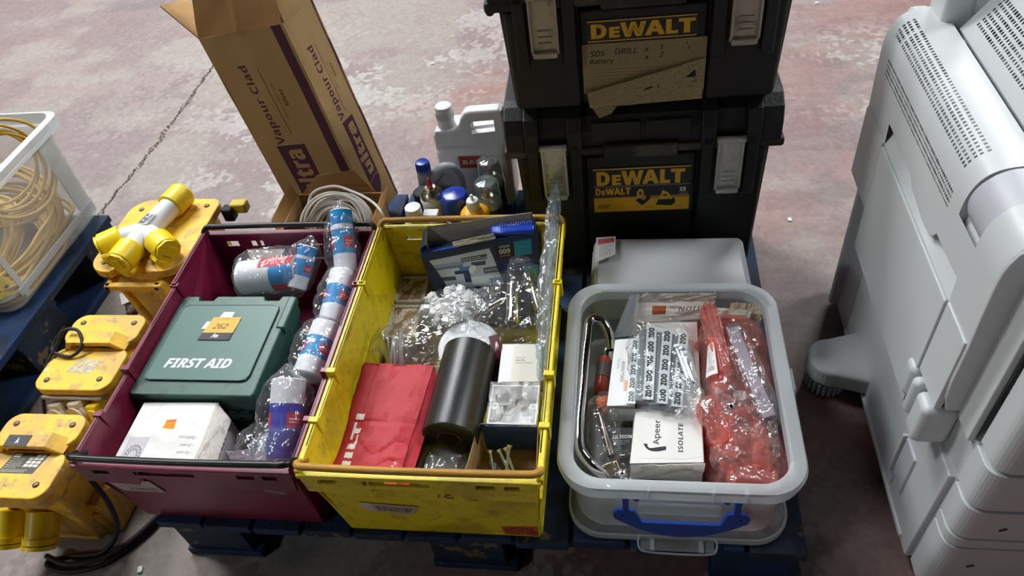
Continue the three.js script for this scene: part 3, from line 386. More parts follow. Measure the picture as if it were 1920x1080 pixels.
// ---------- left tub with yellow cable ----------
{
  const x0 = -1.775, x1 = -1.222, z0 = -0.965, z1 = -0.535, yb = 0.152, yt = 0.468, cx = (x0 + x1) / 2, cz = (z0 + z1) / 2, hw = (x1 - x0) / 2, hd = (z1 - z0) / 2;
  const t = thing('storage_tub', 'tall clear plastic storage tub full of yellow cable on the left pallet', 'tub', [cx, yb, cz]); const H = yt - yb;
  P('tub_body', loft([[hw - 0.03, hd - 0.03, 0.002, 0.035], [hw - 0.008, hd - 0.008, 0.004, 0.04], [hw, hd, 0.015, 0.04], [hw, hd, 0.045, 0.04], [hw - 0.006, hd - 0.006, 0.05, 0.04], [hw + 0.004, hd + 0.004, H - 0.035, 0.035]], true), M.tallub, t);
  P('rim', loft([[hw + 0.004, hd + 0.004, H - 0.035, 0.035], [hw + 0.024, hd + 0.024, H - 0.034, 0.035], [hw + 0.026, hd + 0.026, H - 0.004, 0.035], [hw + 0.012, hd + 0.012, H, 0.035], [hw + 0.008, hd + 0.008, H - 0.03, 0.03]]), M.tubrim, t);
  P('corner_rib', at(rbox(0.055, H - 0.04, 0.003, 0.001), hw - 0.001, H / 2, -hd + 0.055, 0, PI / 2, 0), M.tubrim, t); P('corner_rib', at(rbox(0.018, H - 0.04, 0.003, 0.001), hw - 0.001, H / 2, hd - 0.055, 0, PI / 2, 0), M.tubrim, t);
  P('base_rail', at(rbox(0.36, 0.02, 0.004, 0.0015), hw + 0.001, 0.046, 0, 0, PI / 2, 0), M.tubrim, t);
  P('rim_handle', bx(-0.1, 0.1, H - 0.06, H - 0.03, hd + 0.004, hd + 0.03, 0.006), M.tubrim, t);
  P('side_clip', at(rbox(0.05, 0.045, 0.02, 0.008), -0.02 + hw - 0.1, 0.05, hd + 0.018), phy(0x7fe01c, 0.4), t, 'bright green clip'); P('side_clip', at(rbox(0.03, 0.03, 0.02, 0.008), -0.02 + hw - 0.1, 0.014, hd + 0.018), phy(0x7fe01c, 0.4), t, 'bright green clip');
  const D = ['bundle of yellow cable lying deepest in the left tub', 'yellow cable coil leaning against the near wall of the left tub', 'yellow cable coil with a round plug in the left tub', 'pale yellow cable coil at the far end of the left tub', 'yellow cable loops rising over the rim of the left tub', 'yellow cable spilling at the very left edge of the tub'];
  const C = [[-1.42, 0.19, -0.74, 0.19, 0.17, 0.1, 0.1, 15], [-1.38, 0.225, -0.72, 0.15, 0.17, 0.35, -0.35, 14], [-1.40, 0.25, -0.66, 0.15, 0.10, 0.8, -0.5, 12], [-1.38, 0.235, -0.80, 0.15, 0.13, 0.25, 0.35, 12], [-1.30, 0.395, -0.82, 0.11, 0.12, 0.1, 1.3, 7], [-1.56, 0.40, -0.74, 0.13, 0.14, 1.25, -0.5, 8]];
  C.forEach(([x, y, z, a, b, tx, tz, n], k) => {
    const pts = [], e = new THREE.Euler(tx, k * 0.7, tz), N = n * 18; for (let i = 0; i <= N; i++) { const th = i / 18 * 2 * PI, q = i * 0.05 + k * 9; const r = 1 + 0.34 * N3(q * 1.7, 1.3, k), p = V(Math.cos(th) * a * r + 0.05 * N3(q * 0.6, 9, k), 0.05 * N3(q * 0.9, 4, k) + (rnd() - 0.5) * 0.003 + (i / N - 0.5) * 0.05, Math.sin(th) * b * r).applyEuler(e); p.add(V(x, y, z)); p.x = Math.min(p.x, x1 - 0.014); p.z = Math.min(Math.max(p.z, z0 + 0.02), z1 - 0.016); p.y = Math.max(p.y, yb + 0.012); pts.push(p); }
    const c = thing('extension_cable', D[k], 'cable', [x, yb + 0.006, z], [0, 0, 0], 'yellow cables in the left tub'); W('cord', tube(pts, 0.0045 + 0.0007 * (k % 2), N * 4, false, 6), M.cordyellow, c);
    if (k === 2) { const pl = W('plug', along(merge([cyl(0.03, 0.03, 0.03, 24).translate(0, 0.0, 0), cyl(0.024, 0.02, 0.03, 24).translate(0, -0.03, 0)]), [-1.275, 0.215, -0.575], [-1.2, 0.24, -0.54]), M.plugyellow, c, 'round yellow plug face'); for (const [u, v] of [[0, 0.012], [0.011, -0.008], [-0.011, -0.008]]) W('pin_hole', along(cyl(0.005, 0.005, 0.004, 10).translate(u, 0.016, v), [-1.275, 0.215, -0.575], [-1.2, 0.24, -0.54]), M.dark, pl); }
    if (k === 3) W('connector', along(cyl(0.022, 0.02, 0.05, 20), [-1.30, 0.27, -0.80], [-1.31, 0.32, -0.83]), std(0xb9b8b0, 0.8), c, 'white connector');
  });
}

// ---------- yellow site transformers ----------
function lidShape(x0, z0, x1, z1, r) { return rrect(x0, -z1, x1, -z0, r); }
const slab = (x0, x1, z0, z1, y0, y1, r, bev = 0.003) => ext(lidShape(x0, z0, x1, z1, r), y1 - y0 - 2 * bev, bev, 2).rotateX(-PI / 2).translate(0, y0 + bev, 0);
function transformer(label, x0, x1, z0, z1, Y) {
  const t = thing('site_transformer', label, 'transformer', [(x0 + x1) / 2, 0, (z0 + z1) / 2]); const zm = z0 + (z1 - z0) * 0.47, cx = (x0 + x1) / 2;
  W('body', metric(bx(x0 + 0.012, x1 - 0.014, 0.012, Y - 0.022, z0 + 0.014, z1 - 0.03, 0.012, 3), 3, rnd(0, 3)), M.yellow, t);
  W('lower_skirt', metric(bx(x0 + 0.022, x1 - 0.004, 0.0, 0.085, z0 + 0.03, z1 - 0.05, 0.01, 3), 3), M.yellow, t);
  const cap = W('lid', metric(slab(x0, x1, zm - 0.004, z1, Y - 0.024, Y - 0.004, 0.03), 3, rnd(0, 3), 0.3), M.yellow, t); W('lid_rear', metric(slab(x0, x1, z0, zm - 0.012, Y - 0.024, Y, 0.03), 3, rnd(0, 3), 0.7), M.yellow, t);
  W('lid_skirt', metric(slab(x0 + 0.004, x1 - 0.004, z0 + 0.004, z1 - 0.004, Y - 0.05, Y - 0.022, 0.03), 3), M.yellow, t);
  const hs = shp([[x0 + 0.02, 0], [x0 + 0.035, 0.024], [x1 - 0.04, 0.024], [x1 - 0.012, 0], [x1 - 0.03, 0], [x1 - 0.046, 0.012], [x0 + 0.04, 0.012], [x0 + 0.036, 0]]);
  W('handle', metric(ext(hs, 0.03, 0.003, 2).translate(0, Y - 0.004, zm - 0.03), 3, 0.2), M.yellow, t); W('handle_well', metric(bx(x0 + 0.03, x1 - 0.03, Y - 0.026, Y - 0.0225, zm - 0.03, zm + 0.02, 0.001), 3), M.yellow, t);
  for (const [x, z] of [[x0 + 0.026, z0 + 0.026], [x1 - 0.026, z0 + 0.026], [x0 + 0.026, z1 - 0.026], [x1 - 0.03, z1 - 0.03]]) W('screw', lathe([[0, 0.003], [0.004, 0.003], [0.0065, 0.0012], [0.0065, -0.002]], 16).translate(x, z < zm ? Y + 0.0002 : Y - 0.0038, z), std(0x6d6250, 0.5, { metalness: 0.7 }), t);
  return { t, zm, cx, cap };
}
{ // front one with sockets and rating plate
  const { t } = transformer('yellow site transformer nearest the camera with a black rating plate and yellow sockets', -0.955, -0.776, -0.178, 0.010, 0.247);
  const plate = ctex(256, 160, (g, w, h) => { g.fillStyle = '#3b372e'; g.fillRect(0, 0, w, h); g.fillStyle = '#e8e4d8'; g.fillRect(10, 8, 50, 30); for (let j = 0; j < 4; j++) for (let i = 0; i < 3; i++) { if (rnd() < 0.85) g.fillRect(140 + i * 36, 10 + j * 26, 30, 20); } lines(g, 12, 48, 110, 5, 16, 6, '#a59c86'); lines(g, 12, 132, 220, 2, 12, 5, '#b5ab94'); text(g, '110V', 142, 44, 16, { col: '#3b372e' }); speck(g, w, h, 200, ['#8a7f66', '#c9a545'], 1, 4, 0.5); });
  const y = 0.2433; W('rating_plate', sheet([-0.905, y, -0.042], [-0.828, y, -0.042], [-0.815, y, -0.088], [-0.892, y, -0.088], null, 0.0006, 1, 1), pr(plate, 0.5), t, 'black rating plate');
  const tape = ctex(128, 48, (g, w, h) => { g.fillStyle = '#1a1815'; g.fillRect(0, 0, w, h); g.fillStyle = '#ddd'; g.beginPath(); g.moveTo(54, 40); g.lineTo(64, 8); g.lineTo(76, 40); g.lineTo(66, 30); g.fill(); });
  W('handle_label', sheet([-0.905, 0.2675, -0.087], [-0.855, 0.2675, -0.087], [-0.855, 0.2685, -0.112], [-0.905, 0.2685, -0.112], null, 0.0006, 1, 1), pr(tape, 0.5), t, 'black lot label');
  for (const [x, sc] of [[-0.862, 1], [-0.935, 1]]) { const s = W('socket', along(merge([cyl(0.026, 0.028, 0.06, 28).translate(0, 0.03, 0), cyl(0.03, 0.03, 0.012, 28).translate(0, 0.058, 0)]), [x, 0.135, -0.022], [x, 0.10, 0.025]), M.plugyellow, t); W('socket_flap', along(merge([bx(-0.019, 0.019, 0.01, 0.07, 0.018, 0.034, 0.004), cyl(0.031, 0.031, 0.008, 24).translate(0, 0.07, 0)]), [x, 0.135, -0.022], [x, 0.10, 0.025]), M.plugyellow, s); }
  W('body_ledge', metric(ext(shp([[-0.15, 0.0], [-0.05, 0.0], [-0.05, 0.11], [-0.085, 0.115], [-0.15, 0.06]]), 0.018, 0.004, 2).rotateY(-PI / 2).translate(-0.772, 0.0, 0), 3), M.yellow, t);
  const c = thing('power_cable', 'black mains cable looped on the floor beside the front yellow transformer', 'cable', [-0.72, 0, -0.06]);
  W('cord', tube([[-0.765, 0.20, -0.085], [-0.752, 0.19, -0.07], [-0.742, 0.12, -0.055], [-0.745, 0.05, -0.03], [-0.78, 0.012, 0.0], [-0.86, 0.007, 0.015], [-0.90, 0.007, 0.03], [-0.86, 0.007, 0.045], [-0.78, 0.007, 0.03], [-0.72, 0.007, -0.03], [-0.685, 0.007, -0.11], [-0.67, 0.007, -0.2]], 0.0055, 160), M.cordblack, c);
  W('cord_loop', tube([[-0.9, 0.018, 0.02], [-0.84, 0.018, 0.035], [-0.76, 0.018, 0.01], [-0.70, 0.016, -0.07], [-0.675, 0.012, -0.16]], 0.0055, 80), M.cordblack, c);
}
{ // middle one
  const { t } = transformer('yellow site transformer with a torn pale label, between the other two yellow units', -0.955, -0.776, -0.45, -0.238, 0.25);
  const torn = ctex(128, 64, (g, w, h) => { g.fillStyle = '#b7ada0'; g.fillRect(0, 0, w, h); speck(g, w, h, 500, ['#e8e4dc', '#9a8f7e', '#c59a3a'], 1, 6, 0.6); });
  W('torn_label', sheet([-0.895, 0.2463, -0.285], [-0.84, 0.2463, -0.283], [-0.82, 0.2463, -0.32], [-0.885, 0.2463, -0.318], (u, v) => 0.001 * N3(u * 6, v * 6, 1), 0.0007, 8, 8), pr(torn, 0.9), t);
  const sock = (x, y, z, c, nm) => { const s = W('socket', along(merge([cyl(0.021, 0.024, 0.04, 24).translate(0, 0.02, 0), cyl(0.029, 0.029, 0.01, 24).translate(0, 0.042, 0)]), [x, y, z], [x - 0.01, y + 0.016, z + 0.04]), c, t, nm); W('socket_flap', along(merge([bx(-0.016, 0.016, 0.006, 0.05, -0.036, -0.02, 0.004), cyl(0.027, 0.027, 0.008, 24).translate(0, 0.05, 0)]), [x, y, z], [x - 0.01, y + 0.016, z + 0.04]), c, s); };
  const dw = std(0xcfc4ae, 0.7, { map: T.wear }); sock(-0.895, 0.165, -0.25, dw, 'dirty white socket'); sock(-0.845, 0.172, -0.25, dw, 'dirty white socket'); sock(-0.805, 0.165, -0.25, M.plugyellow, 'yellow socket');
  W('lid_hinge', cyl(0.005, 0.005, 0.14, 12).rotateZ(PI / 2).translate(-0.866, 0.222, -0.236), M.dullsteel, t);
  const c = thing('power_cable', 'thin black cable looped over the handle of the middle yellow transformer', 'cable', [-0.95, 0, -0.3]);
  W('cord', tube([[-0.965, 0.005, -0.16], [-0.968, 0.11, -0.2], [-0.962, 0.23, -0.29], [-0.945, 0.262, -0.345], [-0.93, 0.282, -0.372], [-0.90, 0.281, -0.375], [-0.88, 0.265, -0.345], [-0.90, 0.252, -0.325], [-0.94, 0.254, -0.33], [-0.962, 0.25, -0.345], [-0.958, 0.262, -0.37], [-0.93, 0.284, -0.385]], 0.0038, 160), M.cordblack, c);
}
{ // rear one standing upside down: base plate up, carrying frame in front
  const t = thing('site_transformer', 'grimy yellow transformer at the back, its flat plate carrying a white splitter', 'transformer', [-0.893, 0, -0.73]); const Y = 0.25;
  const o = new THREE.Shape(); { const x0 = -1.022, x1 = -0.768, a = 0.592, b = 0.872, r = 0.055; o.moveTo(x0 + r, a); o.lineTo(-0.955, a); o.lineTo(-0.945, a + 0.012); o.lineTo(-0.865, a + 0.012); o.lineTo(-0.855, a); o.lineTo(x1 - r, a); o.absarc(x1 - r, a + r, r, -PI / 2, 0); o.lineTo(x1, b - 0.03); o.absarc(x1 - 0.03, b - 0.03, 0.03, 0, PI / 2); o.lineTo(x0 + r, b); o.absarc(x0 + r, b - r, r, PI / 2, PI); o.lineTo(x0, a + r); o.absarc(x0 + r, a + r, r, PI, 1.5 * PI); }
  W('base_plate', metric(ext(o, 0.016, 0.003, 2).rotateX(-PI / 2).translate(0, Y - 0.019, 0), 2.5, 0.13, 0.4), M.yellow, t);
  W('body', metric(bx(-0.995, -0.79, 0.0, Y - 0.02, -0.855, -0.625, 0.012, 3), 3), M.yellow, t); W('side_boss', bx(-1.04, -1.015, 0.18, 0.226, -0.80, -0.74, 0.006), M.dirtywhite, t);
  for (const [x, z] of [[-0.985, -0.625], [-0.985, -0.83], [-0.80, -0.84], [-0.815, -0.625]]) W('screw', lathe([[0, 0.003], [0.005, 0.003], [0.007, 0.001], [0.007, -0.002]], 16).translate(x, Y + 0.0003, z), std(0x6d6250, 0.5, { metalness: 0.7 }), t);
  const fr = W('carry_frame', metric(merge([bx(-0.975, -0.825, 0.205, 0.222, -0.585, -0.568, 0.004), bx(-0.975, -0.958, 0.205, 0.222, -0.63, -0.568, 0.004), bx(-0.845, -0.82, 0.17, 0.222, -0.635, -0.568, 0.006)]), 3), M.yellow, t);
  W('frame_leg', metric(merge([bar([-0.935, 0.205, -0.58], [-0.90, 0.0, -0.575], 0.009), bar([-0.80, 0.19, -0.6], [-0.79, 0.0, -0.58], 0.009)]), 3), M.yellow, fr);
  W('rear_clip', bx(-0.765, -0.735, 0.20, 0.24, -0.86, -0.83, 0.006), M.dark, t); W('rear_clip_cap', bx(-0.745, -0.70, 0.215, 0.245, -0.875, -0.845, 0.006), std(0xc9b23a, 0.6), t);
  // splitter
  const s = thing('power_splitter', 'white three-way splitter with yellow sockets lying on the grimy transformer plate', 'splitter', [-0.89, Y, -0.70]); const yy = Y + 0.034;
  const w = phy(0xdfe2e6, 0.4); W('housing', merge([along(lathe([[0, 0], [0.024, 0], [0.027, 0.01], [0.027, 0.1], [0.026, 0.125], [0, 0.125]], 28), [-0.892, yy, -0.69], [-0.866, yy + 0.002, -0.80]), along(cyl(0.024, 0.026, 0.075, 28).translate(0, 0.03, 0), [-0.892, yy, -0.70], [-0.965, yy, -0.67]), along(cyl(0.024, 0.026, 0.07, 28).translate(0, 0.03, 0), [-0.892, yy, -0.70], [-0.902, yy, -0.62]), along(cyl(0.024, 0.026, 0.07, 28).translate(0, 0.03, 0), [-0.892, yy, -0.70], [-0.82, yy, -0.652]), at(new THREE.SphereGeometry(0.03, 24, 16).scale(1, 0.9, 1), -0.892, yy, -0.695)]), w, s);
  W('plug_cap', along(lathe([[0, 0], [0.033, 0], [0.034, 0.004], [0.034, 0.055], [0.030, 0.062], [0, 0.062]], 32), [-0.8705, yy, -0.795], [-0.856, yy, -0.86]), M.plugyellow, s);
  const lab = ctex(128, 96, (g, ww, h) => { g.fillStyle = '#a8abb0'; g.fillRect(0, 0, ww, h); g.fillStyle = '#4a4c50'; g.fillRect(8, 8, 74, 80); text(g, 'IP44', 18, 34, 22, { col: '#d5d8dc' }); text(g, '16A', 20, 64, 22, { col: '#d5d8dc' }); g.fillStyle = '#4a4c50'; g.fillRect(90, 10, 8, 60); g.fillRect(104, 10, 8, 60); });
  W('housing_label', sheet([-0.902, yy + 0.0275, -0.70], [-0.874, yy + 0.0275, -0.695], [-0.866, yy + 0.0275, -0.735], [-0.892, yy + 0.0275, -0.74], null, 0.0006, 1, 1), pr(lab, 0.5), s);
  const sk = (a, b) => { const k = W('socket', along(lathe([[0, 0], [0.030, 0], [0.033, 0.004], [0.033, 0.052], [0.028, 0.055], [0, 0.053]], 32), a, b), M.plugyellow, s); W('socket_flap', along(merge([cyl(0.031, 0.031, 0.006, 8).translate(0, 0.058, 0), bx(-0.012, 0.012, 0.02, 0.064, 0.028, 0.042, 0.003), bx(-0.02, 0.02, 0.044, 0.062, 0.026, 0.038, 0.004)]), a, b), M.plugyellow, k); W('flap_window', along(rbox(0.026, 0.0025, 0.026, 0.001).translate(0, 0.062, 0), a, b), M.plugyellow, k); };
  sk([-0.942, yy, -0.680], [-0.985, yy - 0.004, -0.652]); sk([-0.899, yy, -0.645], [-0.91, yy - 0.003, -0.585]); sk([-0.846, yy, -0.668], [-0.807, yy - 0.004, -0.638]);
  const pg = thing('cable_plug', 'small dirty plug with a white flap lying on the floor under the back transformer', 'plug', [-1.05, 0, -0.70]);
  W('plug_body', at(dent(rbox(0.05, 0.03, 0.05, 0.008, 4), 0.004, 60), -1.05, 0.018, -0.69, 0.2, 0.5, 0), std(0x6f6152, 0.8, { map: T.dust }), pg); W('flap', at(rbox(0.04, 0.006, 0.04, 0.002), -1.072, 0.044, -0.705, 0.3, 0.5, 0.2), M.whitem, pg); W('pin', bar([-1.03, 0.02, -0.67], [-1.02, 0.01, -0.64], 0.004), M.dullsteel, pg);
}

// ---------- the two bale-arm crates ----------
function crate(label, x0, x1, z0, z1, Yt, mat, barMat, barLabel, holes) {
  const yb = 0.152, t = thing('bale_arm_crate', label, 'crate', [(x0 + x1) / 2, yb, (z0 + z1) / 2]); const in_ = 0.02, H = Yt - yb;
  W('base', bx(x0 + in_, x1 - in_, yb, yb + 0.006, z0 + in_ + 0.004, z1 - in_ - 0.012, 0.002), mat, t);
  // side walls, shape in (z, y)
  for (const s of [-1, 1]) {
    const q = [[z0 + 0.028, yb], [z1 - 0.031, yb], [z1 - 0.006, Yt - 0.03], [z1 - 0.004, Yt - 0.012], [z1 - 0.10, Yt - 0.012], [z1 - 0.106, Yt - 0.02], [z1 - 0.20, Yt - 0.02], [z1 - 0.206, Yt - 0.012], [z1 - 0.42, Yt - 0.012], [z1 - 0.428, Yt - 0.004], [z0 + 0.004, Yt - 0.004]];
    const S = shp(q); for (const [a, b, c, d] of holes.side) hole(S, a, b, c, d);
    const g = ext(S, 0.003).rotateY(-PI / 2); { const p = g.attributes.position; for (let i = 0; i < p.count; i++) { const y = p.getY(i), k = (Yt - y) / H, step = y < Yt - 0.10 ? 0.006 : 0; p.setX(i, p.getX(i) + (s < 0 ? x0 + 0.006 + in_ * k + step : x1 - 0.003 - in_ * k - step)); } g.computeVertexNormals(); }
    const w = W('side_wall', metric(g, 2, s, 0), mat, t);
    const fl = s < 0 ? [x0 - 0.002, x0 + 0.008] : [x1 - 0.008, x1 + 0.002];
    for (const [a, b, y] of [[z1 - 0.10, z1 - 0.004, Yt - 0.012], [z1 - 0.205, z1 - 0.10, Yt - 0.02], [z1 - 0.425, z1 - 0.205, Yt - 0.012], [z0 + 0.004, z1 - 0.425, Yt - 0.004]]) W('rim_lip', metric(bx(fl[0], fl[1], y - 0.016, y, a, b, 0.002), 3), mat, w);
    for (const z of [z1 - 0.102, z1 - 0.207, z1 - 0.427]) W('rim_stop', bx(s < 0 ? x0 - 0.006 : x1 - 0.012, s < 0 ? x0 + 0.012 : x1 + 0.006, Yt - 0.045, Yt - 0.008, z - 0.006, z + 0.006, 0.002), mat, w);
    W('wall_rib', metric(bx(s < 0 ? x0 + 0.008 : x1 - 0.014, s < 0 ? x0 + 0.014 : x1 - 0.008, Yt - 0.105, Yt - 0.098, z0 + 0.02, z1 - 0.02, 0.002), 3), mat, w);
  }
  for (const s of [-1, 1]) {
    const a = x0 + 0.004, b = x1 - 0.004, yT = Yt - 0.016; const S = shp([[a + in_, yb], [b - in_, yb], [b, yT], [a, yT]]); for (const [p, q, c, d] of holes[s > 0 ? 'front' : 'back']) hole(S, p, q, c, d);
    const g = ext(S, 0.003); { const p = g.attributes.position; for (let i = 0; i < p.count; i++) p.setZ(i, p.getZ(i) + (s > 0 ? z1 - 0.006 - in_ * (Yt - p.getY(i)) / H - 0.006 : z0 + 0.004 + in_ * (Yt - p.getY(i)) / H)); g.computeVertexNormals(); }
    const w = W('end_wall', metric(g, 2, 0.3 * s, 0), mat, t); const zz = (d0, d1) => (s > 0 ? [z1 - d1, z1 - d0] : [z0 + d0, z0 + d1]);
    { const [c, d] = zz(-0.002, 0.014); W('rim_lip', metric(bx(a - 0.003, b + 0.003, yT - 0.008, yT, c, d, 0.002), 3), mat, w); }
    if (s > 0) { const [c, d] = zz(0.001, 0.005); const K = shp([[a, yT - 0.004], [a + 0.004, yT - 0.05], [a + 0.10, yT - 0.058], [a + 0.112, yT - 0.036], [b - 0.13, yT - 0.036], [b - 0.118, yT - 0.058], [b - 0.006, yT - 0.058], [b, yT - 0.004]]); for (const [p, q] of [[a + 0.03, a + 0.06], [b - 0.1, b - 0.07], [b - 0.055, b - 0.03], [(a + b) / 2 - 0.09, (a + b) / 2 + 0.02]]) hole(K, p, yT - 0.026, q, yT - 0.014); W('rim_skirt', metric(ext(K, d - c, 0.0008).translate(0, 0, c), 3), mat, w); }
    for (const k of [a + 0.112, b - 0.13, a + 0.03, b - 0.03]) { const [c, d] = zz(0.002, 0.012); W('skirt_web', bx(k - 0.002, k + 0.002, yT - 0.05, yT - 0.004, c, d, 0.001), mat, w); }
  }
  for (const [z, s] of [[z1 - 0.006, 1], [z0 + 0.006, -1]]) {
    const y = Yt + 0.001, ba = W('bail_arm', tube([[x0 + 0.004, Yt - 0.03, z - s * 0.03], [x0 + 0.003, y - 0.006, z - s * 0.008], [x0 + 0.01, y, z], [x0 + 0.03, y, z + s * 0.001], [(x0 + x1) / 2, y, z + s * 0.003], [x1 - 0.03, y, z + s * 0.001], [x1 - 0.01, y, z], [x1 - 0.003, y - 0.006, z - s * 0.008], [x1 - 0.004, Yt - 0.03, z - s * 0.03]], 0.0062, 90, false, 10), barMat, t, barLabel);
  }
  return t;
}
const crM = crate('maroon plastic crate with black bail arms holding a green first aid box', -0.64, -0.236, -0.592, 0.012, 0.39, M.maroon, M.maroonbar, 'black bail arm', {
  side: [[-0.42, 0.285, -0.412, 0.315], [-0.40, 0.285, -0.392, 0.322], [-0.10, 0.24, -0.09, 0.262], [-0.125, 0.25, -0.118, 0.272], [-0.20, 0.29, -0.192, 0.32], [-0.185, 0.29, -0.177, 0.325]], front: [[-0.50, 0.322, -0.40, 0.339]], back: [[-0.60, 0.338, -0.57, 0.352], [-0.54, 0.338, -0.51, 0.352], [-0.40, 0.338, -0.365, 0.352], [-0.56, 0.30, -0.38, 0.328]] });
const crY = crate('bright yellow plastic crate with ochre bail arms in the middle of the pallet', -0.226, 0.171, -0.59, 0.020, 0.40, M.crateyellow, M.ochre, 'ochre yellow bail arm', {
  side: [[-0.43, 0.225, -0.40, 0.245], [-0.35, 0.215, -0.32, 0.24], [-0.235, 0.30, -0.215, 0.306], [-0.15, 0.29, -0.13, 0.297], [-0.375, 0.30, -0.35, 0.306], [-0.08, 0.25, -0.05, 0.258]], front: [[-0.09, 0.330, 0.03, 0.349]], back: [[-0.175, 0.35, -0.14, 0.36], [-0.115, 0.35, -0.08, 0.36], [0.02, 0.35, 0.06, 0.36]] });
{ // labels and scrawl on the ends
  const fz = (y) => 0.0119 - 0.02 * (0.4 - y) / 0.248;
  const lab = ctex(256, 96, (g, w, h) => { g.fillStyle = '#b9a7a4'; g.fillRect(0, 0, w, h); barcode(g, 60, 62, 170, 24, '#5c4a4c'); text(g, 'FOOD', 100, 22, 26, { col: '#5a4448' }); lines(g, 20, 44, 200, 1, 8, 5, '#7a6568'); });
  const mz = (y) => 0.0048 - 0.02 * (0.39 - y) / 0.238; W('paper_label', sheet([-0.604, 0.262, mz(0.262)], [-0.522, 0.260, mz(0.260)], [-0.532, 0.304, mz(0.304)], [-0.620, 0.302, mz(0.302)], null, 0.0005, 2, 2), pr(lab), crM, 'faded paper label');
  const lab2 = ctex(256, 128, (g, w, h) => { g.fillStyle = '#b6a58d'; g.fillRect(0, 0, w, h); g.fillStyle = '#c9bda8'; g.fillRect(0, 0, 50, h); barcode(g, 64, 30, 170, 70, '#4a3a34'); speck(g, w, h, 300, ['#e0d5bd', '#8a7a5a'], 1, 5, 0.5); });
  W('barcode_label', sheet([-0.146, 0.236, fz(0.236)], [-0.070, 0.228, fz(0.228)], [-0.050, 0.262, fz(0.262)], [-0.156, 0.270, fz(0.270)], (u, v) => 0.0012 + 0.001 * N3(u * 4, v * 4, 2), 0.0006, 8, 6), pr(lab2), crY, 'torn barcode label');
  const ink = std(0x6b4a12, 0.8); W('scrawl', merge([tube([[-0.005, 0.313, 0.0075], [-0.009, 0.300, 0.006]], 0.0008, 6), tube([[0.014, 0.312, 0.0073], [0.004, 0.308, 0.007], [0.006, 0.300, 0.006], [0.018, 0.301, 0.006]], 0.0008, 16), tube([[0.047, 0.312, 0.0073], [0.045, 0.298, 0.006], [0.058, 0.297, 0.006], [0.06, 0.304, 0.0065], [0.05, 0.304, 0.0065]], 0.0008, 20)]).translate(0, 0, -0.0022), ink, crY, 'brown handwritten marks');
  const red = ctex(128, 64, (g, w, h) => { g.fillStyle = '#d8c41a'; g.fillRect(0, 0, w, h); speck(g, w, h, 1600, ['#a32a1a', '#b5321f', '#8f2416'], 2, 9, 0.7); g.globalAlpha = 0.75; g.fillStyle = '#a3291a'; g.fillRect(26, 10, 100, 44); g.globalAlpha = 1; speck(g, w, h, 160, ['#d8c41a'], 1, 4, 0.7); });
  W('red_paint_smear', sheet([0.085, 0.158, fz(0.158)], [0.144, 0.158, fz(0.158)], [0.144, 0.197, fz(0.197)], [0.08, 0.19, fz(0.19)], null, 0.0003, 2, 2), pr(red, 0.5), crY, 'smear of red paint');
}

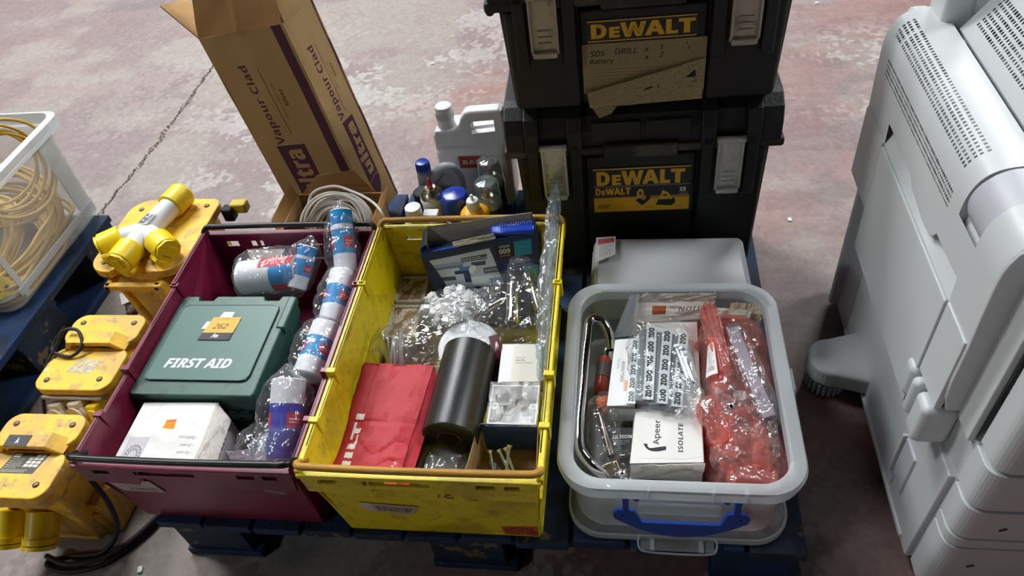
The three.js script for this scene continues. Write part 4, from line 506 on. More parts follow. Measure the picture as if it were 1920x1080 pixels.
// ---------- in the maroon crate ----------
{
  const t = thing('first_aid_box', 'dark green first aid box with white lettering in the maroon crate', 'first aid box', [-0.514, 0.16, -0.285]); const x0 = -0.628, x1 = -0.378, z0 = -0.412, z1 = -0.157, Y = 0.352;
  W('base', bx(x0 + 0.006, x1 - 0.006, 0.16, Y - 0.045, z0 + 0.006, z1 - 0.008, 0.01, 3), M.green, t);
  const s = shp([[x0 + 0.004, -z1], [x1 - 0.004, -z1], [x1, -z1 + 0.006], [x1, -z0 - 0.012], [x1 - 0.004, -z0], [x1 - 0.028, -z0], [x1 - 0.032, -z0 - 0.012], [x1 - 0.062, -z0 - 0.012], [x1 - 0.068, -z0], [x0 + 0.078, -z0], [x0 + 0.072, -z0 - 0.012], [x0 + 0.04, -z0 - 0.012], [x0 + 0.036, -z0], [x0 + 0.008, -z0], [x0, -z0 - 0.01], [x0, -z1 + 0.006]]);
  const lid = W('lid', metric(ext(s, 0.042, 0.003, 3).rotateX(-PI / 2).translate(0, Y - 0.048, 0), 2), M.green, t);
  W('handle_rail', bx(x1 - 0.012, x1 + 0.006, Y - 0.02, Y, z0 + 0.004, z0 + 0.09, 0.004), M.green, lid);
  const px0 = x0 + 0.018, px1 = x1 - 0.024, pz0 = z0 + 0.03, pz1 = z1 - 0.035;
  const ft = ctex(1024, 860, (g, w, h) => { g.fillStyle = '#335f55'; g.fillRect(0, 0, w, h); speck(g, w, h, 500, ['#2a4c44', '#4a776c'], 1, 4, 0.25); g.strokeStyle = '#22403a'; g.lineWidth = 5; g.beginPath(); g.moveTo(300, 560); g.lineTo(330, 490); g.moveTo(640, 590); g.lineTo(690, 500); g.stroke(); text(g, 'FIRST AID', 130, 690, 138, { col: '#e9eeec', skew: -0.2, stroke: '#e9eeec', lw: 3, sx: 1.06 }); });
  W('lid_panel', sheet([px0, Y + 0.0006, pz1], [px1, Y + 0.0006, pz1], [px1, Y + 0.0006, pz0], [px0, Y + 0.0006, pz0], null, 0.001, 2, 2), pr(ft, 0.42), lid);
  { const r = rrect(px0 - 0.003, -pz1 - 0.003, px1 + 0.003, -pz0 + 0.003, 0.016), h = new THREE.Path(); const q = rrect(px0, -pz1, px1, -pz0, 0.014).getPoints(6); h.moveTo(q[0].x, q[0].y); for (let i = q.length - 1; i > 0; i--) h.lineTo(q[i].x, q[i].y); h.closePath(); r.holes.push(h); W('panel_border', ext(r, 0.0012, 0).rotateX(-PI / 2).translate(0, Y + 0.0002, 0), M.green, lid); }
  for (const x of [-0.585, -0.56, -0.435, -0.41]) W('hinge_lug', bx(x - 0.010, x + 0.010, Y - 0.075, Y - 0.045, z1 - 0.012, z1 + 0.004, 0.004), M.green, t);
  for (const x of [-0.5725, -0.4225]) W('hinge_pin', cyl(0.006, 0.006, 0.05, 14).rotateZ(PI / 2).translate(x, Y - 0.058, z1 + 0.001), M.green, t);
  const lot = thing('lot_label', 'orange and white lot ticket numbered 262 on the green box', 'label', [-0.507, Y + 0.0012, -0.327]); const yy = Y + 0.0018;
  const wt = std(0xe6e6e2, 0.8); W('cross_backing', merge([sheet([-0.523, yy, -0.33], [-0.492, yy, -0.33], [-0.490, yy, -0.362], [-0.514, yy, -0.362], null, 0.0004, 1, 1), sheet([-0.545, yy, -0.316], [-0.472, yy, -0.316], [-0.470, yy, -0.336], [-0.541, yy, -0.336], null, 0.0004, 1, 1)]), wt, lot);
  const tk = ctex(256, 256, (g, w, h) => { g.fillStyle = '#e9a53c'; g.fillRect(0, 0, w, 176); g.fillStyle = '#c98a30'; g.fillRect(0, 26, w, 4); text(g, 'LOT No.', 90, 16, 20, { col: '#8a6020' }); text(g, '262', 62, 104, 76, { bold: false, col: '#3a2a14', skew: -0.2, stroke: '#3a2a14', lw: 3 }); g.fillStyle = '#26272b'; g.fillRect(0, 176, w, 80); g.strokeStyle = '#d8d8d8'; g.lineWidth = 7; g.beginPath(); g.moveTo(100, 232); g.lineTo(116, 190); g.lineTo(126, 232); g.moveTo(104, 216); g.lineTo(150, 206); g.stroke(); text(g, 'R', 126, 214, 42, { col: '#d8d8d8', face: 'serif' }); });
  W('ticket', sheet([-0.541, yy + 0.0006, -0.287], [-0.474, yy + 0.0006, -0.287], [-0.470, yy + 0.0006, -0.347], [-0.530, yy + 0.0006, -0.347], null, 0.0005, 1, 1), pr(tk, 0.6), lot);
}
// carton of sheets: four top corners (front-left, front-right, back-right, back-left), depth below, face materials
function carton(t, q, h, top, side, o = {}) {
  const [a, b, c, d] = q, dn = (p, k = 0) => [p[0], p[1] - h, p[2]]; const r = o.dent || 0.0015, f = o.freq || 5, sd = o.seed || 1; const fn = (k) => (u, v) => r * Math.sin(PI * Math.min(1, Math.max(0, u))) * Math.sin(PI * v) * (1 + 2 * N3(u * f + k, v * f, sd)) ;
  if (top) W('top_panel', sheet(a, b, c, d, o.topfn || fn(1), 0.0015, o.n || 16, o.n || 16), top, t);
  const S = Array.isArray(side) ? side : [side, side, side, side];
  W('front_panel', sheet(dn(a), dn(b), b, a, fn(2), 0.0015, 10, 6), S[0], t); W('side_panel', sheet(dn(b), dn(c), c, b, fn(3), 0.0015, 10, 6), S[1], t);
  W('back_panel', sheet(dn(c), dn(d), d, c, fn(4), 0.0015, 10, 6), S[2], t); W('side_panel', sheet(dn(d), dn(a), a, d, fn(5), 0.0015, 10, 6), S[3], t);
}
{
  const t = thing('fan_carton', 'battered white carton printed with a round fan grille, front of the maroon crate', 'carton', [-0.51, 0.16, -0.09]);
  const top = ctex(640, 440, (g, w, h) => { g.fillStyle = '#dcdcda'; g.fillRect(0, 0, w, h); speck(g, w, h, 700, ['#bdb7aa', '#f4f4f2', '#a49c8c'], 1, 6, 0.25); g.fillStyle = '#bdbbc0'; g.fillRect(40, 250, 170, 190); g.strokeStyle = '#6d6b70'; g.lineWidth = 5; g.beginPath(); g.arc(130, 372, 62, 0, 7); g.stroke(); for (let i = 0; i < 16; i++) { const a = i * PI / 8; g.beginPath(); g.moveTo(130 + Math.cos(a) * 38, 372 + Math.sin(a) * 38); g.lineTo(130 + Math.cos(a + 0.2) * 70, 372 + Math.sin(a + 0.2) * 70); g.stroke(); } g.beginPath(); g.arc(130, 372, 36, 0, 7); g.stroke();
    g.fillStyle = '#f08a1e'; g.fillRect(280, 130, 92, 62); g.fillStyle = '#e06a18'; g.fillRect(280, 130, 92, 14); ['• Bathroom', '• Shower', '• En suite', '• Toilet'].forEach((s, i) => text(g, s, 590, 250 + i * 50, 28, { rot: PI, col: '#55555a', bold: false })); g.strokeStyle = '#8a8478'; g.lineWidth = 2; g.beginPath(); g.moveTo(180, 10); g.lineTo(120, 110); g.stroke(); text(g, '/', 510, 150, 30, { bold: false, col: '#666' }); });
  const sd = ctex(512, 300, (g, w, h) => { g.fillStyle = '#d6d6d4'; g.fillRect(0, 0, w, h); speck(g, w, h, 500, ['#b5afa2', '#efefec'], 1, 6, 0.25); text(g, 'AIRFLOW', 210, 110, 66, { rot: PI, sx: 1.2, col: '#34343a', align: 'center', skew: -0.1 }); g.strokeStyle = '#34343a'; g.lineWidth = 10; g.beginPath(); g.arc(440, 100, 30, 0.5, 2.6); g.stroke(); g.beginPath(); g.arc(440, 100, 30, 3.6, 5.7); g.stroke(); });
  const pl = std(0xd6d6d3, 0.85, { map: T.wear });
  carton(t, [[-0.602, 0.328, -0.018], [-0.444, 0.332, -0.018], [-0.452, 0.334, -0.152], [-0.600, 0.332, -0.150]], 0.165, pr(top, 0.8), [pl, pl, pl, pl], { dent: 0.003, seed: 3 });
  W('printed_side', sheet([-0.4425, 0.20, -0.018], [-0.444, 0.20, -0.152], [-0.4505, 0.334, -0.152], [-0.4425, 0.332, -0.018], (u, v) => 0.002 * Math.sin(PI * u) * Math.sin(PI * v), 0.001, 10, 6).translate(0.0015, 0, 0), pr(sd, 0.8), t);
  W('torn_flap', sheet([-0.4435, 0.333, -0.02], [-0.412, 0.322, -0.035], [-0.418, 0.325, -0.128], [-0.4515, 0.335, -0.15], (u, v) => -0.012 * u * u + 0.002 * N3(u * 3, v * 4, 1), 0.001, 8, 10), pl, t);
}
// white rolls in printed film: white tube, blue band, red square
const rollTex = (k) => ctex(256, 256, (g, w, h) => { g.fillStyle = '#e9ebf0'; g.fillRect(0, 0, w, h); g.fillStyle = k === 3 ? '#3f3fae' : '#2a93d6'; if (k === 1) { g.fillRect(0, 0, w, h * 0.42); g.fillStyle = '#d5263a'; g.fillRect(0, 0, w * 0.3, h * 0.42); g.fillRect(w * 0.62, 0, w * 0.2, h * 0.6); text(g, 'wenko', w * 0.72, 76, 26, { rot: -PI / 2, col: '#f3d5d8', align: 'center' }); }
  else { g.fillRect(0, 80, w, 100); for (let i = 0; i < 3; i++) { g.fillStyle = '#c8283f'; g.fillRect(20 + i * 85, 110, 44, 48); g.fillStyle = '#e9c9d0'; g.fillRect(26 + i * 85, 128, 30, 5); g.fillRect(26 + i * 85, 138, 24, 4); } if (k === 3) { g.fillStyle = '#3c3fa8'; g.fillRect(0, 180, w, 76); } if (k === 4) { g.fillStyle = '#1f8fd8'; g.fillRect(0, 0, w, 60); } } });
const RT = [0, 1, 2, 3, 4].map(rollTex);
function wrapped(label, a, b, r, k, fr, sd, twist, spin = 0) {
  const A = V(...a), B = V(...b), L = A.distanceTo(B), t = thing('wrapped_roll', label, 'roll', a, [0, 0, 0], 'film wrapped white rolls in the maroon crate');
  W('roll', along(merge([lathe([[r, 0.002], [r * 0.94, 0], [r * 0.5, 0], [r * 0.5, 0.01], [0, 0.01]], 32), lathe([[r, L - 0.002], [r * 0.94, L], [r * 0.5, L], [r * 0.5, L - 0.01], [0, L - 0.01]], 32)]), a, b), M.whitem, t);
  W('printed_sleeve', along(new THREE.CylinderGeometry(r, r, L - 0.004, 36, 1, true).rotateY(spin).translate(0, L / 2, 0), a, b), pr(RT[k], 0.45), t);
  W('film_wrapper', along(bag(r * 2.5 + fr, L * 1.16, r * 2.4 + fr, sd, 0.008, 26, 26, 0.7, twist).translate(0, L / 2, 0), a, b), M.film, t);
}
const nip = (q, v) => { if (v.y > 0.55) { const k = 1 - (v.y - 0.55) * 1.3; q.x *= k; q.z *= k; q.y += (v.y - 0.55) * 0.03; } };
wrapped('tallest film-wrapped white roll leaning at the back corner of the maroon crate', [-0.292, 0.335, -0.488], [-0.312, 0.418, -0.60], 0.024, 4, 0.006, 2.3, nip);
wrapped('film-wrapped white roll with a blue band, second from the back along the crate side', [-0.297, 0.315, -0.365], [-0.292, 0.35, -0.478], 0.027, 2, 0.006, 5.7, null);
wrapped('film-wrapped white roll lying third along the right side of the maroon crate', [-0.312, 0.305, -0.235], [-0.298, 0.325, -0.352], 0.029, 2, 0.012, 8.9, null);
wrapped('film-wrapped roll with a deep blue end beside the first aid box', [-0.318, 0.27, -0.075], [-0.322, 0.345, -0.20], 0.031, 3, 0.014, 4.1, nip);
wrapped('film-wrapped roll with red and blue print lying across the back of the maroon crate', [-0.535, 0.325, -0.49], [-0.40, 0.335, -0.50], 0.037, 1, 0.022, 6.6, null);
wrapped('short crinkled film roll standing between the red-printed roll and the crate corner', [-0.40, 0.32, -0.46], [-0.378, 0.375, -0.535], 0.02, 4, 0.012, 3.3, nip);
{
  const t = thing('plastic_bag', 'clear bag of folded white leaflets at the front right of the maroon crate', 'bag', [-0.345, 0.17, -0.075]);
  W('bag_film', bag(0.135, 0.13, 0.13, 1.7, 0.016, 16, 30, 0.7).translate(-0.338, 0.262, -0.075), M.film, t);
  const sh = ctex(256, 256, (g, w, h) => { g.fillStyle = '#e4e7ee'; g.fillRect(0, 0, w, h); lines(g, 30, 60, 180, 5, 16, 7, '#6a6e78'); g.fillStyle = '#2a8fd8'; g.fillRect(0, 200, 256, 56); });
  const lm = pr(sh, 0.8); const L = [[-0.385, 0.285, -0.05, 0.9, 0.2, 0.3], [-0.34, 0.275, -0.05, 0.6, -0.3, -0.2], [-0.325, 0.285, -0.09, 0.7, 0.9, 0.1], [-0.365, 0.27, -0.095, 0.3, 0.4, 0.5], [-0.31, 0.26, -0.045, 1.1, 0.1, -0.4]];
  L.forEach(([x, y, z, rx, ry, rz], i) => { const p = thing('leaflet', i === 0 ? 'folded white leaflet with blue edge at the left of the clear bag' : 'folded white leaflet inside the clear bag in the maroon crate', 'leaflet', [x, y, z], [0, 0, 0], i === 0 ? undefined : 'folded leaflets in the bag'); P('leaf', at(sheet([-0.025, 0, 0.03], [0.025, 0, 0.03], [0.025, 0, -0.03], [-0.025, 0, -0.03], (u, v) => 0.006 * Math.sin(u * 4 + i) + 0.004 * N3(u * 4, v * 4, i), 0.0006, 10, 10), 0, 0, 0, rx, ry, rz), lm, p); });
}

// ---------- in the yellow crate ----------
{
  const t = thing('grimy_tray', 'grimy white plastic tray with two brown-stained panels along the left of the yellow crate', 'tray', [-0.172, 0.16, -0.49]);
  const st = dtex(256, (u, v) => { const a = vf(u, v, 5, 5), b = vf(u, v, 22, 4, 1), c = vf(u, v, 60, 2, 2); let k = mix3([0.83, 0.80, 0.74], [0.58, 0.47, 0.36], sstep(0.42, 0.62, a)); k = mix3(k, [0.38, 0.28, 0.2], 0.8 * sstep(0.6, 0.7, b * 0.6 + c * 0.4)); return k; });
  const m = pr(st, 0.85); W('tray_body', metric(bx(-0.207, -0.137, 0.16, 0.250, -0.566, -0.378, 0.004, 2), 3), M.dirtywhite, t);
  for (const [a, b, k] of [[-0.563, -0.482, 0.0], [-0.472, -0.380, 0.5]]) { W('stained_panel', sheet([-0.199, 0.2532, b - 0.006], [-0.145, 0.2532, b - 0.006], [-0.145, 0.2532, a + 0.006], [-0.199, 0.2532, a + 0.006], (u, v) => 0.0006 * N3(u * 9, v * 9, k), 0.002, 12, 12), m, t); for (const [x0, x1, z0, z1] of [[-0.206, -0.199, a, b], [-0.145, -0.138, a, b], [-0.206, -0.138, a, a + 0.006], [-0.206, -0.138, b - 0.006, b]]) W('panel_rim', metric(bx(x0, x1, 0.248, 0.2565, z0, z1, 0.0015), 3), M.dirtywhite, t); }
}
{ // dark blue printed carton, torn open at the top
  const t = thing('tool_carton', 'torn dark blue printed carton standing open at the back of the yellow crate', 'carton', [0, 0.16, -0.54]);
  const A = [-0.118, 0.265, -0.507], B = [0.116, 0.285, -0.512], C = [0.118, 0.388, -0.556], D = [-0.137, 0.348, -0.535];
  const ft = ctex(1024, 440, (g, w, h) => {
    g.fillStyle = '#12294d'; g.fillRect(0, 0, w, h); g.save(); g.beginPath(); g.moveTo(60, 90); g.lineTo(600, 70); g.lineTo(690, 440); g.lineTo(150, 440); g.closePath(); g.fillStyle = '#b9c6cf'; g.fill(); g.clip();
    g.fillStyle = '#8fa3b8'; g.fillRect(60, 150, 300, 40); g.fillStyle = '#5d789c'; g.fillRect(80, 190, 260, 26); g.fillStyle = '#3c4a55'; g.fillRect(340, 120, 230, 46); g.fillRect(420, 180, 130, 40); g.fillRect(110, 300, 140, 44); g.fillRect(520, 250, 160, 56); g.fillStyle = '#2b2f33'; g.fillRect(250, 250, 190, 34); g.fillStyle = '#4c74b0'; g.fillRect(300, 215, 120, 40); g.fillStyle = '#24365c'; g.fillRect(330, 270, 60, 110); g.fillStyle = '#dfe6ea'; g.beginPath(); g.ellipse(420, 250, 30, 46, 0.6, 0, 7); g.fill(); g.fillStyle = '#e4eaee'; g.fillRect(390, 330, 300, 80); g.fillStyle = '#6f9fd0'; g.fillRect(560, 360, 120, 50); g.restore();
    lines(g, 350, 132, 200, 2, 16, 7, '#c9d2d8'); lines(g, 530, 266, 140, 2, 16, 7, '#c9d2d8');
    g.fillStyle = '#0d1117'; g.fillRect(650, 60, 160, 130); g.fillStyle = '#0f7f96'; g.fillRect(815, 50, 150, 130); g.fillRect(880, 280, 144, 160); text(g, '600', 730, 122, 62, { rot: PI, col: '#c9cdd0', align: 'center' }); text(g, 'SERIES', 732, 76, 30, { rot: PI, col: '#b5b9bc', align: 'center' }); g.fillStyle = '#8f4a48'; g.fillRect(680, 158, 100, 16);
    g.strokeStyle = '#6f8aa8'; g.lineWidth = 3; for (let i = 0; i < 5; i++) { g.beginPath(); g.moveTo(710, 250 + i * 30); g.lineTo(880, 240 + i * 30); g.quadraticCurveTo(980, 240 + i * 30, 990, 220 + i * 30); g.stroke(); } speck(g, w, h, 400, ['#c9d4dc', '#0a1a33'], 1, 5, 0.3); });
  const navy = std(0x14305a, 0.6, { map: T.wear }), grey = std(0x9c9da2, 0.8, { map: T.wear });
  W('front_panel', sheet(A, B, C, D, (u, v) => 0.004 * N3(u * 4, v * 3, 3), 0.002, 24, 12), pr(ft, 0.45), t, 'printed front with upside down lettering');
  W('side_panel', sheet(B, [0.118, 0.29, -0.566], [0.122, 0.375, -0.572], C, null, 0.002, 6, 6), navy, t); W('side_panel', sheet([-0.12, 0.26, -0.56], A, D, [-0.135, 0.335, -0.572], null, 0.002, 6, 6), navy, t);
  W('base_panel', sheet([-0.118, 0.263, -0.56], [0.116, 0.283, -0.566], B, A, null, 0.002, 6, 6), navy, t);
  W('lower_body', sheet([-0.10, 0.165, -0.49], [0.12, 0.165, -0.49], B, A, null, 0.002, 8, 6), navy, t);
  W('back_flap', sheet([-0.127, 0.325, -0.566], [0.112, 0.35, -0.569], [0.106, 0.418, -0.578], [-0.121, 0.388, -0.576], (u, v) => 0.003 * N3(u * 4, v * 3, 7) - 0.006 * Math.max(0, v - 0.5) * (u > 0.45 ? 1 : 0.3), 0.002, 24, 10), grey, t, 'grey inside of the raised flap');
  W('end_flap', sheet([-0.132, 0.325, -0.572], [-0.133, 0.345, -0.538], [-0.118, 0.375, -0.535], [-0.124, 0.39, -0.572], (u, v) => 0.008 * Math.sin(PI * v), 0.002, 8, 10), navy, t); W('end_flap', sheet([0.114, 0.345, -0.57], [0.119, 0.38, -0.553], [0.116, 0.40, -0.56], [0.104, 0.418, -0.576], (u, v) => 0.005 * Math.sin(PI * v), 0.002, 8, 10), navy, t);
  W('torn_strip', sheet([-0.06, 0.362, -0.538], [0.03, 0.375, -0.548], [0.026, 0.384, -0.556], [-0.065, 0.366, -0.55], (u, v) => 0.003 * N3(u * 9, v * 4, 2) + 0.003, 0.0015, 18, 6), std(0x8d8778, 0.9, { map: T.wear }), t, 'frayed torn edge'); W('front_flap', sheet([-0.13, 0.349, -0.536], [-0.05, 0.362, -0.541], [-0.055, 0.352, -0.562], [-0.128, 0.343, -0.558], (u, v) => 0.003 * N3(u * 6, v * 4, 4), 0.0015, 12, 6), std(0x1d3f8a, 0.45), t);
  const b = thing('blue_moulding', 'shiny blue plastic moulding with fine teeth lying in the open navy carton', 'moulding', [0.05, 0.345, -0.565]); const bm = phy(0x2748b8, 0.16);
  W('shell', at(dent(rbox(0.095, 0.016, 0.022, 0.006, 5), 0.0015, 60), 0.065, 0.385, -0.566, 0.5, 0, 0.12), bm, b); for (let i = 0; i < 16; i++) W('tooth', at(rbox(0.0028, 0.005, 0.008, 0.001, 1), 0.04 + i * 0.0047, 0.3925 + i * 0.0006, -0.57, 0.4, 0, 0.12), bm, b);
}
{ // loose bags
  const t = thing('connector_bag', 'clear bag of small white connectors in the middle of the yellow crate', 'bag', [-0.065, 0.17, -0.445]); W('bag_film', bag(0.15, 0.062, 0.12, 2.9, 0.012, 16, 30, 0.7).translate(-0.065, 0.262, -0.445), M.film, t); W('bag_tail', sheet([-0.02, 0.28, -0.42], [0.04, 0.295, -0.43], [0.04, 0.31, -0.48], [-0.02, 0.295, -0.48], (u, v) => 0.012 * N3(u * 4, v * 4, 6), 0.0006, 22, 22), M.film, t);
  const proto = thing('terminal_connector', 'small white plastic connector block inside the clear bag', 'connector', [0, 0, 0], [0, 0, 0], 'white connectors in the clear bag'); const s = shp([[-0.012, -0.006], [0.012, -0.006], [0.012, 0.004], [0.004, 0.006], [0.002, 0.003], [-0.012, 0.003]]); P('block', ext(s, 0.010, 0.0012, 2).translate(0, 0, -0.005), M.white, proto); P('lever', at(rbox(0.010, 0.003, 0.009, 0.001), -0.004, 0.007, 0, 0, 0, 0.3), M.white, proto);
  for (let i = 0; i < 42; i++) { const o = i ? proto.clone() : proto; if (i) { o.name = numbered('terminal_connector'); scene.add(o); } const r = Math.sqrt(rnd()), a = rnd(0, 2 * PI); o.position.set(-0.065 + r * 0.058 * Math.cos(a), 0.278 + 0.016 * (1 - r) + rnd(-0.006, 0.008), -0.445 + r * 0.046 * Math.sin(a)); o.rotation.set(rnd(-1, 1), rnd(0, 6), rnd(-1, 1)); o.scale.setScalar(1.25); }
}
{
  const fit = (label, a, b, r, cap) => { const A = V(...a), B = V(...b), L = A.distanceTo(B), t = thing('chrome_fitting', label, 'fitting', a); W('tube_body', along(lathe([[0, 0], [r * 0.8, 0], [r * 0.95, 0.002], [r, 0.006], [r, L * 0.78], [r * 0.8, L * 0.8], [r * 0.8, L * 0.84], [r * 0.55, L * 0.86], [r * 0.55, L], [0, L]], 32), a, b), M.chrome, t); W('end_collar', along(lathe([[r, 0.004], [r * 1.12, 0.005], [r * 1.12, 0.011], [r, 0.012]], 32), a, b), M.chrome, t); };
  fit('upright chrome tube fitting in the clear bag right of the connectors', [0.072, 0.296, -0.382], [0.062, 0.304, -0.515], 0.0135); fit('slanting chrome bar under film, left of the upright chrome tube', [0.006, 0.285, -0.425], [0.058, 0.30, -0.455], 0.006); fit('chrome tube fitting farther right, half hidden by film', [0.128, 0.285, -0.40], [0.10, 0.298, -0.50], 0.011); fit('short chrome tube with a frosted cap at the right crate wall', [0.10, 0.30, -0.475], [0.085, 0.308, -0.52], 0.009);
  const t = thing('plastic_bag', 'clear crinkled bag around the chrome tube fittings in the yellow crate', 'bag', [0.07, 0.17, -0.45]); W('bag_film', bag(0.16, 0.09, 0.17, 7.3, 0.016, 15, 32, 0.7).translate(0.066, 0.275, -0.45), M.film, t); W('bag_neck', bag(0.06, 0.05, 0.09, 4.3, 0.012, 18, 20, 0.7).translate(0.085, 0.315, -0.53), M.film, t);
  const c = thing('plastic_bag', 'clear bag of white cable ties at the left, behind the red carton', 'bag', [-0.165, 0.17, -0.335]); W('bag_film', bag(0.085, 0.12, 0.10, 6.1, 0.012, 17, 26, 0.7).translate(-0.165, 0.25, -0.335), M.film, c);
  const ct = thing('cable_tie_bundle', 'bundle of white cable ties inside the clear bag behind the red carton', 'bundle', [-0.165, 0.2, -0.33]); for (let i = 0; i < 22; i++) { const x = -0.165 + rnd(-0.014, 0.014), z = -0.33 + rnd(-0.012, 0.012); W('cable_tie', tube([[x, 0.22, z + 0.03], [x + rnd(-0.003, 0.003), 0.262, z + 0.005], [x + rnd(-0.006, 0.006), 0.285, z - 0.03]], 0.0016, 10, false, 5), M.white, ct); }
  const d = thing('plastic_bag', 'clear bag over the stack of white discs behind the black roll', 'bag', [-0.06, 0.17, -0.36]); W('bag_film', bag(0.20, 0.07, 0.12, 8.7, 0.012, 16, 28, 0.7).translate(-0.055, 0.265, -0.355), M.film, d);
  const ds = thing('disc_stack', 'stack of thin white corrugated discs behind the black roll', 'stack', [-0.015, 0.19, -0.345]); for (let i = 0; i < 9; i++) W('disc', at(lathe([[0.018, 0.0], [0.03, 0.003], [0.042, 0.0], [0.052, 0.003], [0.062, 0.001], [0.061, -0.001], [0.03, 0.001], [0.018, -0.002], [0.018, 0]], 40), -0.012 + rnd(-0.003, 0.003), 0.218 + i * 0.0062, -0.345 + rnd(-0.003, 0.003), 0.12 + rnd(-0.04, 0.04), 0, rnd(-0.04, 0.04)), M.white, ds);
}
{ // red carton
  const t = thing('red_carton', 'crumpled red cardboard carton with white lettering at the front of the yellow crate', 'carton', [-0.145, 0.16, -0.14]);
  const tx = ctex(900, 1024, (g, w, h) => { g.fillStyle = '#b02230'; g.fillRect(0, 0, w, h); speck(g, w, h, 800, ['#8e1826', '#d6414c', '#a81d2c'], 1, 6, 0.22); speck(g, w, h, 60, ['#e8a8a8'], 1, 5, 0.5); g.fillStyle = '#a91d2b'; g.fillRect(0, 0, 40, h);
    const F = '#e6e4e4', y0 = 985; g.save(); g.translate(110, y0 - 20); g.rotate(-PI / 2); g.scale(1.28, 1); g.fillStyle = F; const L = (x, ww, y, hh) => g.fillRect(x, y, ww, hh); const Hh = 110; L(0, 34, 0, Hh); L(70, 34, 0, Hh); L(30, 44, 40, 30); L(122, 34, 0, Hh); L(174, 34, 0, Hh); L(174, 90, Hh - 32, 32); L(240, 110, 0, 32); L(278, 34, 0, Hh); L(364, 34, 0, Hh); g.restore();
    text(g, '201 8x20 2', 690, 1010, 44, { rot: -1.0, col: '#e8cfcf' }); });
  const red = std(0xb52231, 0.75, { map: T.wear }); const cr = (x, c, wd, d) => -d * Math.exp(-(((x - c) / wd) ** 2));
  carton(t, [[-0.207, 0.292, -0.012], [-0.087, 0.296, -0.012], [-0.064, 0.309, -0.264], [-0.206, 0.301, -0.276]], 0.13, null, red, { dent: 0.004, seed: 5 });
  W('top_panel', sheet([-0.208, 0.2925, -0.0115], [-0.086, 0.2965, -0.0115], [-0.0635, 0.3095, -0.264], [-0.207, 0.3015, -0.277], (u, v) => cr(v, 0.5, 0.012, 0.0025) + cr(v, 0.3 + 0.05 * Math.sin(u * 9), 0.015, 0.003) + cr(v, 0.16 + 0.04 * Math.sin(u * 7 + 2), 0.014, 0.003 * sstep(0.25, 0.5, u)) + cr(u, 0.2, 0.01, 0.002) + cr(u, 0.86, 0.012, 0.002) + 0.006 * N3(u * 3, v * 4, 2) + 0.002 * N3(u * 12, v * 12, 5) + 0.004 * Math.sin(PI * u) * Math.sin(PI * v), 0.0016, 40, 60), pr(tx, 0.62), t);
  W('side_flap', sheet([-0.087, 0.293, -0.015], [-0.0665, 0.288, -0.02], [-0.046, 0.296, -0.225], [-0.064, 0.307, -0.262], (u, v) => 0.002 * N3(u * 4, v * 7, 3), 0.0015, 8, 20), red, t);
}
{ // black roll
  const t = thing('film_roll', 'roll of black satin sheeting lying in the yellow crate beside the red carton', 'roll', [-0.01, 0.235, -0.215]); const a = [-0.012, 0.287, -0.117], b = [-0.002, 0.292, -0.312], R = 0.0515, L = 0.195;
  W('sheeting', along(lathe([[0.0235, 0.003], [0.04, 0.002], [R - 0.003, 0], [R, 0.003], [R, L - 0.003], [R - 0.003, L], [0.0235, L - 0.002]], 56), a, b), phy(0x1d1e20, 0.36, { bumpMap: T.cardbump, bumpScale: 0.0006 }), t); W('core', along(lathe([[0.0205, -0.001], [0.0235, -0.001], [0.0235, L], [0.0205, L], [0.0205, -0.001]], 40), a, b), std(0x3a2f28, 0.85), t);
  W('loose_edge', sheet([0.0385, 0.298, -0.122], [0.0385, 0.2975, -0.12], [0.049, 0.302, -0.308], [0.049, 0.303, -0.31], null, 0.0005, 2, 8), M.black, t);
  const g = thing('plastic_bag', 'grey-tinted plastic bag of small parts in front of the black roll', 'bag', [-0.025, 0.165, -0.06]); W('bag_film', bag(0.11, 0.085, 0.13, 3.7, 0.014, 18, 28, 0.7).translate(-0.025, 0.222, -0.07), film(0xc3c8cd, 0.14, 0.8), g);
  for (let i = 0; i < 9; i++) { const w = thing('rivet', 'small grey rivet inside the grey-tinted bag', 'rivet', [-0.025 + rnd(-0.03, 0.03), 0.225 + rnd(-0.015, 0.02), -0.06 + rnd(-0.035, 0.03)], [rnd(0, 3), rnd(0, 3), 0], 'rivets in the grey bag'); P('shank', cyl(0.003, 0.003, 0.026, 12), M.dullsteel, w); P('head', lathe([[0, 0.016], [0.005, 0.0145], [0.0065, 0.012], [0, 0.012]], 16), M.dullsteel, w); }
  const k = thing('small_packet', 'small dark red foil packet beside the black roll', 'packet', [0.045, 0.2, -0.325]); W('foil', at(dent(rbox(0.022, 0.10, 0.05, 0.004, 6), 0.004, 50, 3), 0.048, 0.236, -0.33, 0.2, 0.3, 0.1), phy(0x4a1018, 0.25), k); W('foil_seam', at(rbox(0.02, 0.003, 0.054, 0.001), 0.045, 0.287, -0.331, 0.2, 0.3, 0.1), phy(0x4a1018, 0.3), k);
  const dk = thing('black_pouch', 'black pouch wedged under the small white carton', 'pouch', [0.045, 0.165, -0.28]); W('pouch', at(dent(rbox(0.05, 0.10, 0.10, 0.012, 6), 0.006, 30, 5), 0.066, 0.215, -0.262), M.black, dk); W('pouch_flap', at(dent(rbox(0.03, 0.012, 0.09, 0.004, 5), 0.003, 40, 2), 0.043, 0.268, -0.262), M.black, dk);
}
